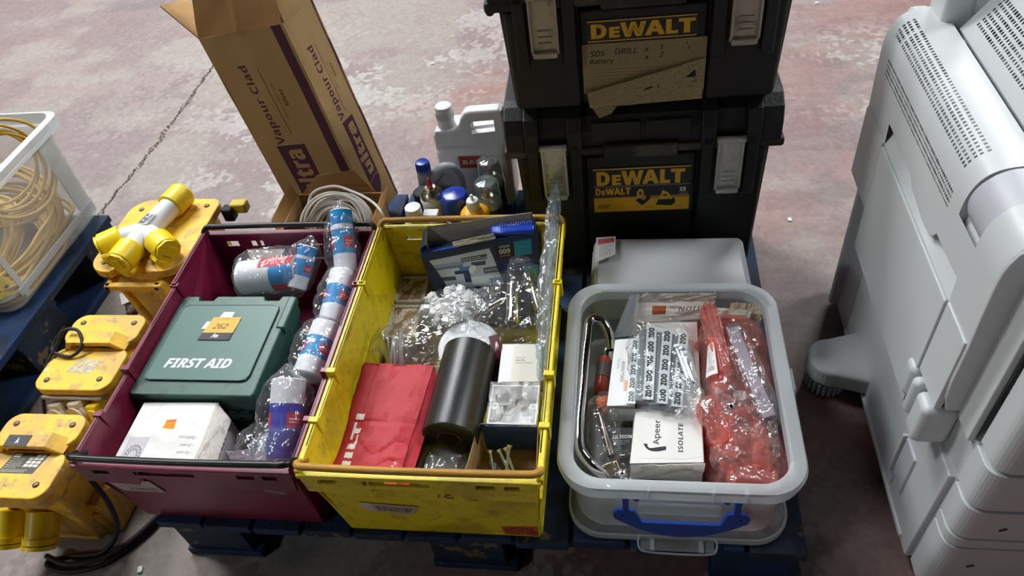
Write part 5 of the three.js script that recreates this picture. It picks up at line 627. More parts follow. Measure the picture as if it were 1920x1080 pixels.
{
  const wtx = ctex(300, 320, (g, w, h) => { g.fillStyle = '#dcdbd5'; g.fillRect(0, 0, w, h); g.fillStyle = '#e0e1ea'; g.fillRect(0, 0, 90, h); text(g, 'Timer 24', 110, 120, 17, { bold: false, col: '#66665f' }); text(g, 'Item No.', 110, 144, 17, { col: '#55554f' }); text(g, 'Wireless Module', 110, 166, 17, { bold: false, col: '#66665f' }); });
  const t = thing('small_carton', 'small plain white carton with tiny grey print at the right of the yellow crate', 'carton', [0.1, 0.27, -0.28]); const side = std(0xbdb8ae, 0.85, { map: T.wear });
  carton(t, [[0.062, 0.30, -0.236], [0.143, 0.30, -0.238], [0.137, 0.302, -0.327], [0.060, 0.302, -0.326]], 0.032, pr(wtx, 0.8), side, { dent: 0.0006 });
  const b = thing('wall_box', 'white square wall box wrapped in film, in front of the small white carton', 'wall box', [0.096, 0.245, -0.187]); const x0 = 0.053, x1 = 0.141, z0 = -0.229, z1 = -0.143, y0 = 0.255, y1 = 0.30;
  W('box_shell', merge([bx(x0, x0 + 0.003, y0, y1, z0, z1, 0.001), bx(x1 - 0.003, x1, y0, y1, z0, z1, 0.001), bx(x0, x1, y0, y1, z0, z0 + 0.003, 0.001), bx(x0, x1, y0, y1, z1 - 0.003, z1, 0.001), bx(x0, x1, y0, y0 + 0.003, z0, z1, 0.001)]), M.white, b);
  for (const x of [x0 + 0.009, x1 - 0.009]) { W('screw_lug', bx(x - 0.007, x + 0.007, y0, y1 - 0.004, -0.192, -0.178, 0.002), M.white, b); W('lug_insert', cyl(0.0028, 0.0028, 0.001, 14).translate(x, y1 - 0.0036, -0.185), M.dullsteel, b); }
  for (const [x, z] of [[0.08, -0.2], [0.115, -0.2], [0.097, -0.165]]) W('knockout', cyl(0.010, 0.010, 0.001, 24).translate(x, y0 + 0.0035, z), M.white, b);
  W('film_wrapper', sheet([x0 - 0.003, y1 - 0.004, z1 + 0.003], [x1 + 0.002, y1 - 0.004, z1 + 0.003], [x1 + 0.002, y1 + 0.004, z0 - 0.003], [x0 - 0.003, y1 + 0.004, z0 - 0.003], (u, v) => 0.003 - 0.007 * Math.abs(N3(u * 4, v * 4, 2)), 0.0005, 30, 30), M.film, b);
}
{ // open carton of screws
  const t = thing('screw_carton', 'open cardboard carton with a blue back flap holding long screws', 'carton', [0.09, 0.165, -0.075]); const bf = std(0x21418f, 0.45, { map: T.wear }), cd = std(0x9c7f60, 0.85, { map: T.wear });
  W('back_panel', sheet([0.042, 0.22, -0.142], [0.142, 0.22, -0.142], [0.142, 0.299, -0.142], [0.042, 0.300, -0.142], null, 0.0015, 6, 6), bf, t, 'blue printed back flap');
  W('side_panel', sheet([0.018, 0.215, -0.018], [0.042, 0.215, -0.142], [0.042, 0.300, -0.142], [0.022, 0.297, -0.02], (u, v) => 0.002 * Math.sin(u * 5), 0.0015, 8, 6), cd, t); W('side_panel', sheet([0.144, 0.215, -0.142], [0.149, 0.215, -0.02], [0.149, 0.288, -0.02], [0.144, 0.298, -0.142], null, 0.0015, 6, 6), cd, t);
  W('base_panel', sheet([0.018, 0.216, -0.016], [0.148, 0.216, -0.016], [0.144, 0.216, -0.142], [0.042, 0.216, -0.142], null, 0.0015, 4, 4), cd, t); W('front_panel', sheet([0.018, 0.165, -0.016], [0.148, 0.165, -0.016], [0.148, 0.27, -0.016], [0.02, 0.27, -0.016], null, 0.0015, 4, 4), cd, t); W('lower_side', sheet([0.018, 0.165, -0.016], [0.042, 0.165, -0.142], [0.042, 0.215, -0.142], [0.018, 0.215, -0.016], null, 0.0015, 4, 4), cd, t);
  const S = [[[0.058, 0.262, -0.112], [0.078, 0.228, -0.028]], [[0.074, 0.265, -0.112], [0.128, 0.226, -0.026]], [[0.086, 0.268, -0.115], [0.124, 0.23, -0.032]], [[0.094, 0.272, -0.118], [0.084, 0.225, -0.03]], [[0.06, 0.248, -0.098], [0.112, 0.225, -0.024]], [[0.064, 0.238, -0.10], [0.13, 0.222, -0.036]], [[0.104, 0.222, -0.045], [0.142, 0.246, -0.065]], [[0.10, 0.222, -0.032], [0.142, 0.235, -0.052]], [[0.07, 0.228, -0.085], [0.10, 0.222, -0.024]]];
  S.forEach(([a, b], i) => { const s = thing('wood_screw', 'long zinc countersunk screw lying in the open cardboard carton', 'screw', a, [0, 0, 0], 'screws in the open carton'); const L = V(...a).distanceTo(V(...b)); const pts = [[0, 0], [0.0056, 0], [0.0058, 0.0008], [0.0031, 0.0048], [0.0028, 0.006], [0.0028, L * 0.45]]; for (let k = 0; k < 15; k++) { const y = L * (0.45 + 0.5 * k / 15); pts.push([0.0036, y + 0.0004], [0.0025, y + 0.0016]); } pts.push([0.0003, L]); W('screw_body', along(lathe(pts, 14), a, b), M.zinc, s); W('drive_recess', along(merge([rbox(0.0045, 0.0006, 0.0012, 0.0002, 1), rbox(0.0012, 0.0006, 0.0045, 0.0002, 1)]), a, b), M.dark, s); });
}
{ // long film sleeve over the back rim
  const t = thing('film_sleeve', 'long narrow clear plastic sleeve leaning over the back right corner of the yellow crate', 'sleeve', [0.14, 0.27, -0.28]);
  const a = V(0.142, 0.305, -0.24), b = V(0.152, 0.428, -0.675), L = a.distanceTo(b); let g = bag(0.034, L, 0.022, 5.5, 0.007, 26, 40, 0.8, (q, v) => { if (v.y > 0.72) { const k = 1 - (v.y - 0.72) * 2.8; q.x *= k; q.z *= k; } });
  g = g.translate(0, L / 2, 0); W('sleeve_film', along(g, a.toArray(), b.toArray()), film(0xdfe5ea, 0.14, 0.86), t); const c = []; for (const k of [-0.005, 0.006]) c.push(bar([a.x + k, a.y - 0.002, a.z - 0.03], [b.x + k * 0.4, b.y - 0.003, b.z + 0.05], 0.0035)); W('clear_rod', merge(c), film(0xe8eef2, 0.08, 0.9), t);
}

// ---------- clear storage box and its lid ----------
{
  const cx = 0.382, cz = -0.237, yb = 0.1505; const t = thing('storage_box', 'shallow clear plastic box with a blue handle at the front right of the pallet', 'box', [cx, 0.172, cz]); const H = 0.326 - 0.172;
  P('box_body', loft([[0.156, 0.196, 0.003, 0.05], [0.168, 0.208, 0.0, 0.055], [0.173, 0.213, 0.006, 0.055], [0.180, 0.216, H - 0.03, 0.058]], true), M.tub, t);
  P('rim', loft([[0.1935, 0.2285, H - 0.028, 0.062], [0.198, 0.231, H - 0.008, 0.064], [0.195, 0.228, H - 0.001, 0.063], [0.190, 0.224, H, 0.062], [0.176, 0.212, H, 0.052], [0.172, 0.208, H - 0.003, 0.05], [0.1715, 0.2075, H - 0.025, 0.05]]), M.tubrim, t);
  P('rim_underside', loft([[0.180, 0.216, H - 0.03, 0.058], [0.1935, 0.2285, H - 0.028, 0.062]]), M.tub, t);
  for (const x of [-0.045, 0.04, 0.085]) P('rim_rib', bx(x - 0.0012, x + 0.0012, H - 0.04, H - 0.004, -0.212, -0.205, 0.0008), M.tubrim, t);
  for (const x of [-0.10, -0.05, 0.05, 0.10]) P('rim_rib', bx(x - 0.0015, x + 0.0015, H - 0.03, H - 0.003, 0.212, 0.229, 0.0008), M.tubrim, t);
  P('side_tab', bx(0.19, 0.204, H - 0.05, H - 0.012, -0.03, 0.02, 0.004), M.tubrim, t);
  const cp = P('front_clip', bx(-0.066, 0.064, H - 0.062, H - 0.034, 0.228, 0.238, 0.006, 3), M.tub, t); P('clip_bar', bx(-0.06, 0.058, H - 0.050, H - 0.046, 0.236, 0.243, 0.002), M.tubrim, cp);
  const s = new THREE.Shape(); s.moveTo(-0.105, -0.002); s.quadraticCurveTo(-0.115, 0.012, -0.100, 0.020); s.lineTo(-0.074, 0.018); s.lineTo(-0.066, 0.002); s.quadraticCurveTo(-0.064, -0.006, -0.056, -0.006); s.lineTo(0.056, -0.006); s.quadraticCurveTo(0.064, -0.006, 0.066, 0.002); s.lineTo(0.074, 0.018); s.lineTo(0.100, 0.020); s.quadraticCurveTo(0.115, 0.012, 0.105, -0.002); s.quadraticCurveTo(0.05, -0.036, 0, -0.036); s.quadraticCurveTo(-0.05, -0.036, -0.105, -0.002);
  for (const x of [-0.094, 0.094]) { const h = new THREE.Path(); h.absarc(x, 0.007, 0.004, 0, 2 * PI, true); s.holes.push(h); }
  const hd = P('handle', at(ext(s, 0.006, 0.002, 3).scale(1, 0.85, 1), 0.002, H - 0.088, 0.227, -0.5, 0, 0), M.bluehandle, t, 'blue plastic carrying handle'); for (const x of [-0.086, 0.09]) { P('handle_arm', bx(x - 0.005, x + 0.005, H - 0.08, H - 0.03, 0.218, 0.228, 0.002), M.bluehandle, hd); P('handle_peg', bx(x + (x < 0 ? 0.012 : -0.022), x + (x < 0 ? 0.022 : -0.012), H - 0.042, H - 0.032, 0.217, 0.226, 0.003), M.bluehandle, hd); }
  const l = thing('box_lid', 'clear lid of the shallow plastic box, laid underneath it on the pallet', 'lid', [cx, yb, cz]);
  P('lid_tray', loft([[0.155, 0.19, 0.019, 0.05], [0.17, 0.206, 0.0195, 0.055], [0.184, 0.220, 0.014, 0.06], [0.186, 0.222, 0.0, 0.06]], true), M.lidclear, l); P('lid_edge', loft([[0.1845, 0.2205, 0.013, 0.06], [0.1875, 0.2235, 0.013, 0.061], [0.1885, 0.2245, 0.010, 0.061], [0.187, 0.223, 0.008, 0.06]]), M.tubrim, l); P('lid_edge', loft([[0.1855, 0.2215, 0.004, 0.06], [0.1885, 0.2245, 0.004, 0.061], [0.1885, 0.2245, 0.0, 0.061], [0.185, 0.221, 0.0, 0.06]]), M.tubrim, l);
  P('lid_plate', bx(-0.062, 0.062, 0.003, 0.005, 0.22, 0.244, 0.001), M.lidclear, l); P('lid_tongue', merge([tube([[-0.064, 0.012, 0.222], [-0.066, 0.008, 0.232], [-0.062, 0.003, 0.243], [-0.05, 0.002, 0.246], [0.05, 0.002, 0.246], [0.062, 0.003, 0.243], [0.066, 0.008, 0.232], [0.064, 0.012, 0.222]], 0.0018, 50), bx(-0.046, -0.038, 0.004, 0.008, 0.222, 0.245, 0.001), bx(0.036, 0.044, 0.004, 0.008, 0.222, 0.245, 0.001)]), M.tubrim, l);
}
{ // contents
  const g = thing('pull_handle', 'polished chrome pull handle lying along the left side of the shallow clear box', 'handle', [0.24, 0.19, -0.23]);
  const path = [[0.268, 0.268, -0.345], [0.262, 0.292, -0.368], [0.247, 0.303, -0.388], [0.230, 0.306, -0.385], [0.223, 0.306, -0.33], [0.219, 0.306, -0.22], [0.217, 0.306, -0.13], [0.222, 0.304, -0.09], [0.242, 0.298, -0.066], [0.258, 0.282, -0.06], [0.264, 0.262, -0.062]];
  W('grip_bar', tube(path, 0.0095, 120, false, 14), M.chrome, g); W('mounting_rose', at(lathe([[0, 0.004], [0.012, 0.004], [0.017, 0], [0.017, -0.004], [0, -0.004]], 28), 0.27, 0.262, -0.34, 0.3, 0, -0.4), M.chrome, g); W('mounting_rose', at(lathe([[0, 0.004], [0.012, 0.004], [0.017, 0], [0.017, -0.004], [0, -0.004]], 28), 0.266, 0.256, -0.062, -0.3, 0, -0.4), M.chrome, g);
  const k = thing('chrome_bracket', 'small chrome bracket with a ball end at the front left corner of the clear box', 'bracket', [0.27, 0.18, -0.07]); W('plate', at(rbox(0.028, 0.004, 0.024, 0.0015), 0.272, 0.262, -0.082, 0.3, 0.4, 0.2), std(0xa8935e, 0.25, { metalness: 1 }), k); W('ball', new THREE.SphereGeometry(0.0085, 24, 16).translate(0.29, 0.265, -0.072), M.chrome, k); W('stem', bar([0.289, 0.262, -0.072], [0.265, 0.18, -0.07], 0.004), M.chrome, k); W('ball', new THREE.SphereGeometry(0.006, 20, 14).translate(0.268, 0.25, -0.05), M.chrome, k);
  const b1 = thing('door_lever', 'brown-tinted door lever in a thin clear bag at the left of the clear box', 'lever', [0.26, 0.18, -0.15]); W('lever_arm', tube([[0.246, 0.262, -0.215], [0.25, 0.27, -0.19], [0.262, 0.272, -0.14], [0.272, 0.268, -0.105]], 0.007, 30), std(0x8f7f78, 0.2, { metalness: 1 }), b1); W('lever_rose', at(cyl(0.018, 0.018, 0.008, 28), 0.246, 0.258, -0.218), M.dullsteel, b1); W('bag_film', bag(0.05, 0.05, 0.15, 2.2, 0.01, 20, 24, 0.7).translate(0.262, 0.262, -0.155), M.film, b1);
  const b2 = thing('red_tool_handle', 'red and grey plastic tool handle deep at the left of the clear box', 'tool', [0.255, 0.175, -0.29]); W('grip', along(lathe([[0, 0], [0.012, 0.002], [0.014, 0.02], [0.011, 0.05], [0.013, 0.08], [0, 0.084]], 24), [0.248, 0.248, -0.25], [0.256, 0.256, -0.335]), phy(0xb34a3c, 0.3), b2); W('grip_band', along(cyl(0.0135, 0.0135, 0.03, 24).translate(0, 0.05, 0), [0.248, 0.248, -0.25], [0.256, 0.256, -0.335]), std(0x6a6264, 0.5), b2);
  const b3 = thing('orange_plug', 'bright orange plastic piece beside the white hardware carton', 'plug', [0.258, 0.175, -0.205]); W('plug_body', at(rbox(0.024, 0.03, 0.03, 0.004, 3), 0.256, 0.262, -0.212, 0.3, 0.5, 0), phy(0xe8701a, 0.4), b3); W('plug_ridges', merge([0, 1, 2].map((i) => at(rbox(0.026, 0.002, 0.004, 0.0008, 1), 0.256, 0.2775, -0.204 - i * 0.007, 0.3, 0.5, 0))), phy(0xd8600f, 0.4), b3);
  const ub = ctex(256, 256, (c, w, h) => { c.fillStyle = '#17181b'; c.fillRect(0, 0, w, h); text(c, 'ULTION', 128, 100, 54, { col: '#d9dadc', align: 'center' }); lines(c, 50, 140, 150, 3, 18, 7, '#8a8c90'); });
  const b4 = thing('small_black_carton', 'small black carton printed with white lettering under the white hardware cartons', 'carton', [0.285, 0.175, -0.14]); carton(b4, [[0.268, 0.258, -0.118], [0.312, 0.262, -0.122], [0.312, 0.266, -0.165], [0.268, 0.264, -0.165]], 0.085, pr(ub, 0.6), std(0x17181b, 0.6), { dent: 0.0005, n: 4 });
  const sp = thing('plastic_sheath', 'flat translucent white plastic sheath leaning at the back left of the clear box', 'sheath', [0.305, 0.18, -0.41]); W('sheath', sheet([0.272, 0.265, -0.375], [0.312, 0.272, -0.375], [0.322, 0.327, -0.435], [0.306, 0.325, -0.432], (u, v) => 0.002 * Math.sin(u * 6), 0.002, 8, 8), M.hazefilm, sp); W('sheath_edge', bar([0.272, 0.266, -0.375], [0.306, 0.326, -0.432], 0.0015), M.milkfilm, sp);
  // white cartons
  const wh = std(0xd5d4cf, 0.85, { map: T.wear });
  const at1 = ctex(512, 1024, (c, w, h) => { c.fillStyle = '#d9d8d5'; c.fillRect(0, 0, w, h); speck(c, w, h, 700, ['#b0aba0', '#f2f2f0', '#8f887a'], 1, 5, 0.25); text(c, 'Apeer', 176, 830, 60, { rot: -PI / 2, col: '#33343a', bold: false, align: 'center', stroke: '#33343a', lw: 2 }); text(c, 'ISOLATE', 352, 868, 48, { rot: -PI / 2, col: '#2c2d31', align: 'center', skew: -0.1 }); c.fillStyle = '#222327'; c.beginPath(); c.moveTo(84, 900); c.lineTo(112, 900); c.quadraticCurveTo(112, 930, 146, 930); c.lineTo(248, 924); c.lineTo(250, 946); c.quadraticCurveTo(120, 974, 84, 900); c.fill(); c.strokeStyle = '#a8a29a'; c.lineWidth = 2; c.beginPath(); c.moveTo(60, 992); c.lineTo(380, 1004); c.lineTo(500, 990); c.stroke(); });
  const fr1 = ctex(512, 400, (c, w, h) => { c.fillStyle = '#cfccc5'; c.fillRect(0, 0, w, h); speck(c, w, h, 700, ['#9a9384', '#ebe9e4', '#7d7668'], 1, 7, 0.35); c.fillStyle = '#1e1f22'; c.fillRect(46, 80, 50, 36); });
  const a = thing('hardware_carton', 'long white carton with black lettering running up it, crushed at its front end', 'carton', [0.37, 0.175, -0.24]);
  carton(a, [[0.303, 0.284, -0.082], [0.424, 0.288, -0.086], [0.432, 0.290, -0.395], [0.335, 0.290, -0.392]], 0.10, pr(at1, 0.75), [pr(fr1, 0.8), wh, wh, wh], { dent: 0.004, seed: 9, freq: 4 });
  W('torn_lip', sheet([0.307, 0.245, -0.074], [0.42, 0.262, -0.076], [0.426, 0.287, -0.084], [0.304, 0.281, -0.080], (u, v) => 0.006 * Math.sin(v * 3) + 0.003 * N3(u * 6, v * 4, 2), 0.0015, 20, 8), wh, a);
  W('ragged_tear', sheet([0.325, 0.215, -0.073], [0.41, 0.21, -0.073], [0.40, 0.235, -0.0725], [0.33, 0.246, -0.0725], (u, v) => 0.005 * N3(u * 7, v * 5, 4) + 0.002, 0.0015, 18, 10), std(0x77705f, 0.9, { map: T.dust }), a);
  const ut = ctex(512, 200, (c, w, h) => { c.fillStyle = '#d4cfc8'; c.fillRect(0, 0, w, h); speck(c, w, h, 500, ['#a79d8e', '#efede8'], 1, 6, 0.3); c.fillStyle = '#a5552a'; c.fillRect(110, 50, 90, 80); c.strokeStyle = '#8a4520'; c.lineWidth = 3; c.strokeRect(110, 50, 90, 80); text(c, 'ULTION', 400, 84, 62, { rot: PI, col: '#6d6058', align: 'center' }); lines(c, 240, 130, 200, 2, 22, 7, '#b5aca2'); });
  const u = thing('lock_carton', 'torn white lock carton with an orange square at the back of the clear box', 'carton', [0.39, 0.175, -0.42]);
  carton(u, [[0.318, 0.279, -0.402], [0.452, 0.288, -0.406], [0.468, 0.312, -0.432], [0.316, 0.311, -0.431]], 0.10, pr(ut, 0.8), wh, { dent: 0.003, seed: 4 }); W('torn_flap', sheet([0.318, 0.311, -0.43], [0.466, 0.312, -0.431], [0.47, 0.326, -0.436], [0.33, 0.325, -0.437], (p, q) => 0.004 * N3(p * 8, q * 3, 1), 0.0015, 20, 4), wh, u); W('torn_flap', sheet([0.45, 0.288, -0.406], [0.53, 0.295, -0.40], [0.535, 0.302, -0.415], [0.455, 0.30, -0.425], (p, q) => 0.005 * N3(p * 9, q * 3, 6), 0.0015, 20, 4), wh, u);
  const zt = ctex(128, 512, (c, w, h) => { c.fillStyle = '#c9cfd2'; c.fillRect(0, 0, w, h); for (let i = 0; i < 5; i++) text(c, 'ZOO', 64, 50 + i * 102, 92, { rot: -PI / 2, align: 'center', col: '#141517', stroke: '#141517', lw: 10, sx: 0.40 }); });
  const zm = pr(zt, 0.35, {}); const zs = ctex(200, 512, (c, w, h) => { c.fillStyle = '#dfe0e2'; c.fillRect(0, 0, w, h); text(c, 'Security', 50, 160, 22, { rot: PI / 2, bold: false, col: '#777' }); text(c, '4000/1965', 90, 260, 34, { rot: PI / 2, col: '#3c3c40', bold: false, align: 'center' }); text(c, 'DZ02', 170, 210, 44, { rot: PI / 2, col: '#26262a', align: 'center' }); c.fillStyle = '#e08a5a'; c.globalAlpha = 0.6; c.fillRect(110, 330, 40, 80); c.globalAlpha = 1; });
  const z = thing('hinge_carton', 'narrow white carton with a taped printed edge, left of the wrapped steel hinges', 'carton', [0.29, 0.175, -0.265]);
  carton(z, [[0.263, 0.292, -0.192], [0.312, 0.299, -0.190], [0.322, 0.30, -0.345], [0.276, 0.294, -0.345]], 0.075, pr(zs, 0.7), wh, { dent: 0.001, n: 6 });
  W('tape', sheet([0.297, 0.2995, -0.193], [0.313, 0.3015, -0.191], [0.322, 0.3025, -0.34], [0.307, 0.30, -0.342], null, 0.0004, 2, 2), zm, z, 'black lettered tape');
  W('open_end', sheet([0.265, 0.262, -0.182], [0.35, 0.266, -0.178], [0.352, 0.292, -0.186], [0.268, 0.288, -0.19], (p, q) => 0.003 * Math.sin(q * 3), 0.0012, 10, 6), std(0xbfc3c6, 0.6), z);
  [[0.330, 0.0], [0.357, 0.008], [0.385, 0.014]].forEach(([x, dz], i) => { const hh = thing('steel_hinge', ['brushed steel hinge nearest the narrow carton, under printed tape', 'brushed steel hinge in the middle of the three, under printed tape', 'brushed steel hinge at the right of the three, under the loose bolts'][i], 'hinge', [x, 0.292, -0.28], [0.0, -0.06 - i * 0.03, 0]); P('leaf', at(rbox(0.026, 0.012, 0.17, 0.002), 0, 0.006, dz), std(0x7d898e, 0.42, { metalness: 0.6 }), hh); P('knuckle', at(cyl(0.005, 0.005, 0.165, 16), 0.0125, 0.01, dz, PI / 2, 0, 0), std(0x9aa4a8, 0.3, { metalness: 1 }), hh); P('tape', sheet([0.001, 0.0168, 0.084 + dz], [0.0195, 0.0168, 0.084 + dz], [0.0195, 0.0168, -0.088 + dz], [0.001, 0.0168, -0.088 + dz], (p, q) => 0.001 * N3(p, q * 6, i), 0.0003, 2, 16), zm, hh, 'black lettered tape'); });
  const zf = thing('film_wrapper', 'clear film wrapped around the three steel hinges and bolts', 'wrapper', [0.36, 0.285, -0.28]); W('film', bag(0.115, 0.045, 0.22, 3.9, 0.009, 20, 30, 0.55).translate(0.362, 0.301, -0.285), M.film, zf);
  [[[0.388, 0.318, -0.305], [0.404, 0.318, -0.235]], [[0.396, 0.317, -0.300], [0.414, 0.317, -0.226]]].forEach(([p, q], i) => { const bt = thing('zinc_bolt', i ? 'lower right of the two blue-zinc bolts lying over the right hinge' : 'upper left of the two blue-zinc bolts lying over the right hinge', 'bolt', p); W('bolt_shank', along(lathe([[0, 0], [0.0042, 0], [0.0042, 0.06], [0.003, 0.074], [0, 0.074]], 18), p, q), M.zinc, bt); W('bolt_head', along(cyl(0.007, 0.007, 0.006, 6).translate(0, -0.002, 0), p, q), M.zinc, bt); });
  const cb = thing('plastic_bag', 'clear bag hanging over the front edge of the hinges above the white lettered carton', 'bag', [0.395, 0.284, -0.2]); W('bag_film', bag(0.06, 0.02, 0.09, 9.3, 0.008, 26, 20, 0.7).translate(0.398, 0.300, -0.205), M.film, cb);
  const fb = thing('plastic_bag', 'clear bag of shiny fittings at the front left of the clear box', 'bag', [0.285, 0.175, -0.08]); W('bag_film', bag(0.06, 0.07, 0.07, 5.3, 0.012, 20, 24, 0.7).translate(0.288, 0.235, -0.085), M.film, fb);
  // red bags
  const rb = (label, w, h, d, c, sd, amp, rot, tip) => { const t = thing('red_bag', label, 'bag', [c[0], 0.178, c[2]]); W('bag_film', at(bag(w, h, d, sd, amp, 10.5, 34, 0.6, tip), c[0], c[1], c[2], rot[0], rot[1], rot[2]), M.redfilm, t); return t; };
  rb('large crumpled red polythene bag filling the back right of the clear box', 0.122, 0.09, 0.215, [0.492, 0.26, -0.295], 3.4, 0.016, [0.05, 0.05, 0], null);
  rb('crumpled red polythene bag at the front right of the clear box', 0.122, 0.085, 0.16, [0.492, 0.254, -0.135], 7.9, 0.017, [0, 0.1, 0], null);
  const nk = rb('twisted red bag neck standing up between the white carton and the red bags', 0.036, 0.04, 0.17, [0.462, 0.31, -0.33], 1.3, 0.009, [0.15, 0.12, 0], (q, v) => { q.x *= 1.05 - 0.2 * v.z; q.y += 0.004 * Math.sin(q.x * 700) * (0.6 - 0.4 * v.z); });
  rb('small bright red bag corner bulging beside the white lettered carton', 0.05, 0.06, 0.10, [0.447, 0.285, -0.165], 4.4, 0.011, [0.2, 0.35, 0], null);
  rb('red bag corner with a white underside at the front edge of the clear box', 0.09, 0.03, 0.05, [0.50, 0.278, -0.07], 6.2, 0.010, [0, 0, 0], null);
  const core = (label, p, q, r, m, kind) => { const c = thing(kind, label, 'lever', p); W('bar', along(lathe([[0, 0], [r, 0.003], [r, 0.12], [r * 0.8, 0.14], [0, 0.142]], 20), p, q), m, c); W('rose', along(lathe([[0, -0.004], [r * 2.2, -0.004], [r * 2.2, 0.006], [0, 0.008]], 28), p, q), m, c); };
  const gunm = std(0x8a8088, 0.3, { metalness: 0.9 }); core('grey door lever lying in the back red bag', [0.505, 0.255, -0.20], [0.475, 0.262, -0.35], 0.012, gunm, 'door_lever'); core('grey door lever lying in the front red bag', [0.47, 0.25, -0.10], [0.54, 0.25, -0.18], 0.012, gunm, 'door_lever');
  const lb = ctex(160, 320, (c, w, h) => { c.fillStyle = '#e4e2e0'; c.fillRect(0, 0, w, h); lines(c, 40, 90, 90, 10, 16, 6, '#8b8886'); barcode(c, 30, 240, 100, 40, '#77726f'); });
  const wl = thing('bag_label', 'white printed label stuck on the red bag beside the white carton', 'label', [0.443, 0.305, -0.285]); W('label', sheet([0.437, 0.307, -0.245], [0.457, 0.318, -0.248], [0.455, 0.325, -0.315], [0.444, 0.317, -0.31], (p, q) => 0.003 * Math.sin(p * 3), 0.0006, 8, 8), pr(lb, 0.5), wl); W('label_corner', sheet([0.4372, 0.3078, -0.246], [0.442, 0.311, -0.247], [0.441, 0.311, -0.256], [0.4375, 0.308, -0.255], null, 0.0006, 2, 2), M.whitem, wl);
  const hf = thing('wrapped_lever', 'long grey lever in crinkled clear film lying over the red bags', 'lever', [0.53, 0.29, -0.23]); W('lever_bar', along(rbox(0.024, 0.20, 0.010, 0.003).translate(0, 0.10, 0), [0.537, 0.302, -0.165], [0.492, 0.312, -0.355]), std(0x8d808a, 0.4, { metalness: 0.3 }), hf); W('film_wrapper', along(bag(0.042, 0.21, 0.026, 8.1, 0.007, 24, 28, 0.6).translate(0, 0.10, 0), [0.537, 0.302, -0.165], [0.492, 0.312, -0.355]), M.film, hf);
  const cf = thing('plastic_bag', 'stretched clear film lying over the front red bag', 'bag', [0.50, 0.285, -0.15]); W('film_sheet', sheet([0.445, 0.292, -0.105], [0.545, 0.285, -0.10], [0.548, 0.305, -0.21], [0.45, 0.305, -0.225], (p, q) => 0.014 * (0.5 - Math.abs(N3(p * 4, q * 4, 2))) + 0.006 * N3(p * 11, q * 11, 5), 0.0005, 40, 40), M.film, cf);
  const sk = thing('chrome_stud', 'small chrome stud poking from the clear film over the red bags', 'stud', [0.475, 0.295, -0.19]); W('stud_head', new THREE.SphereGeometry(0.0075, 22, 16).translate(0.475, 0.304, -0.188), M.chrome, sk); W('stud_shank', bar([0.475, 0.302, -0.188], [0.479, 0.27, -0.185], 0.0035), M.chrome, sk);
  const pk = (label, x0, x1, y0, y1, z0, z1, ry) => { const q = thing('wrapped_carton', label, 'carton', [(x0 + x1) / 2, y0, (z0 + z1) / 2], [0, ry, 0]); P('carton_shell', dent(rbox(x1 - x0, y1 - y0, z1 - z0, 0.004, 4), 0.001, 30, x0).translate(0, (y1 - y0) / 2, 0), std(0xd9b9b4, 0.8), q); P('carton_band', rbox((x1 - x0) * 0.3, 0.001, z1 - z0 - 0.006, 0.0004).translate(0, y1 - y0 + 0.0012, 0), std(0x7d4a4a, 0.8), q); };
  pk('pale carton showing through the back red bag', 0.447, 0.535, 0.20, 0.272, -0.375, -0.225, 0.06); pk('pale carton showing through the front red bag', 0.455, 0.535, 0.19, 0.262, -0.2, -0.095, -0.04);
  const tw = thing('paper_strip', 'frayed cream paper strip at the back right of the clear box', 'strip', [0.53, 0.2, -0.42]); for (let i = 0; i < 7; i++) W('paper_shred', sheet([0.49 + i * 0.008, 0.282, -0.405], [0.505 + i * 0.008, 0.284, -0.405], [0.51 + i * 0.008, 0.305 + rnd(0, 0.008), -0.428], [0.497 + i * 0.008, 0.303 + rnd(0, 0.008), -0.428], (p, q) => 0.003 * N3(p * 4, q * 6, i), 0.0006, 5, 8), std(0xd2c4a4, 0.9), tw);
}

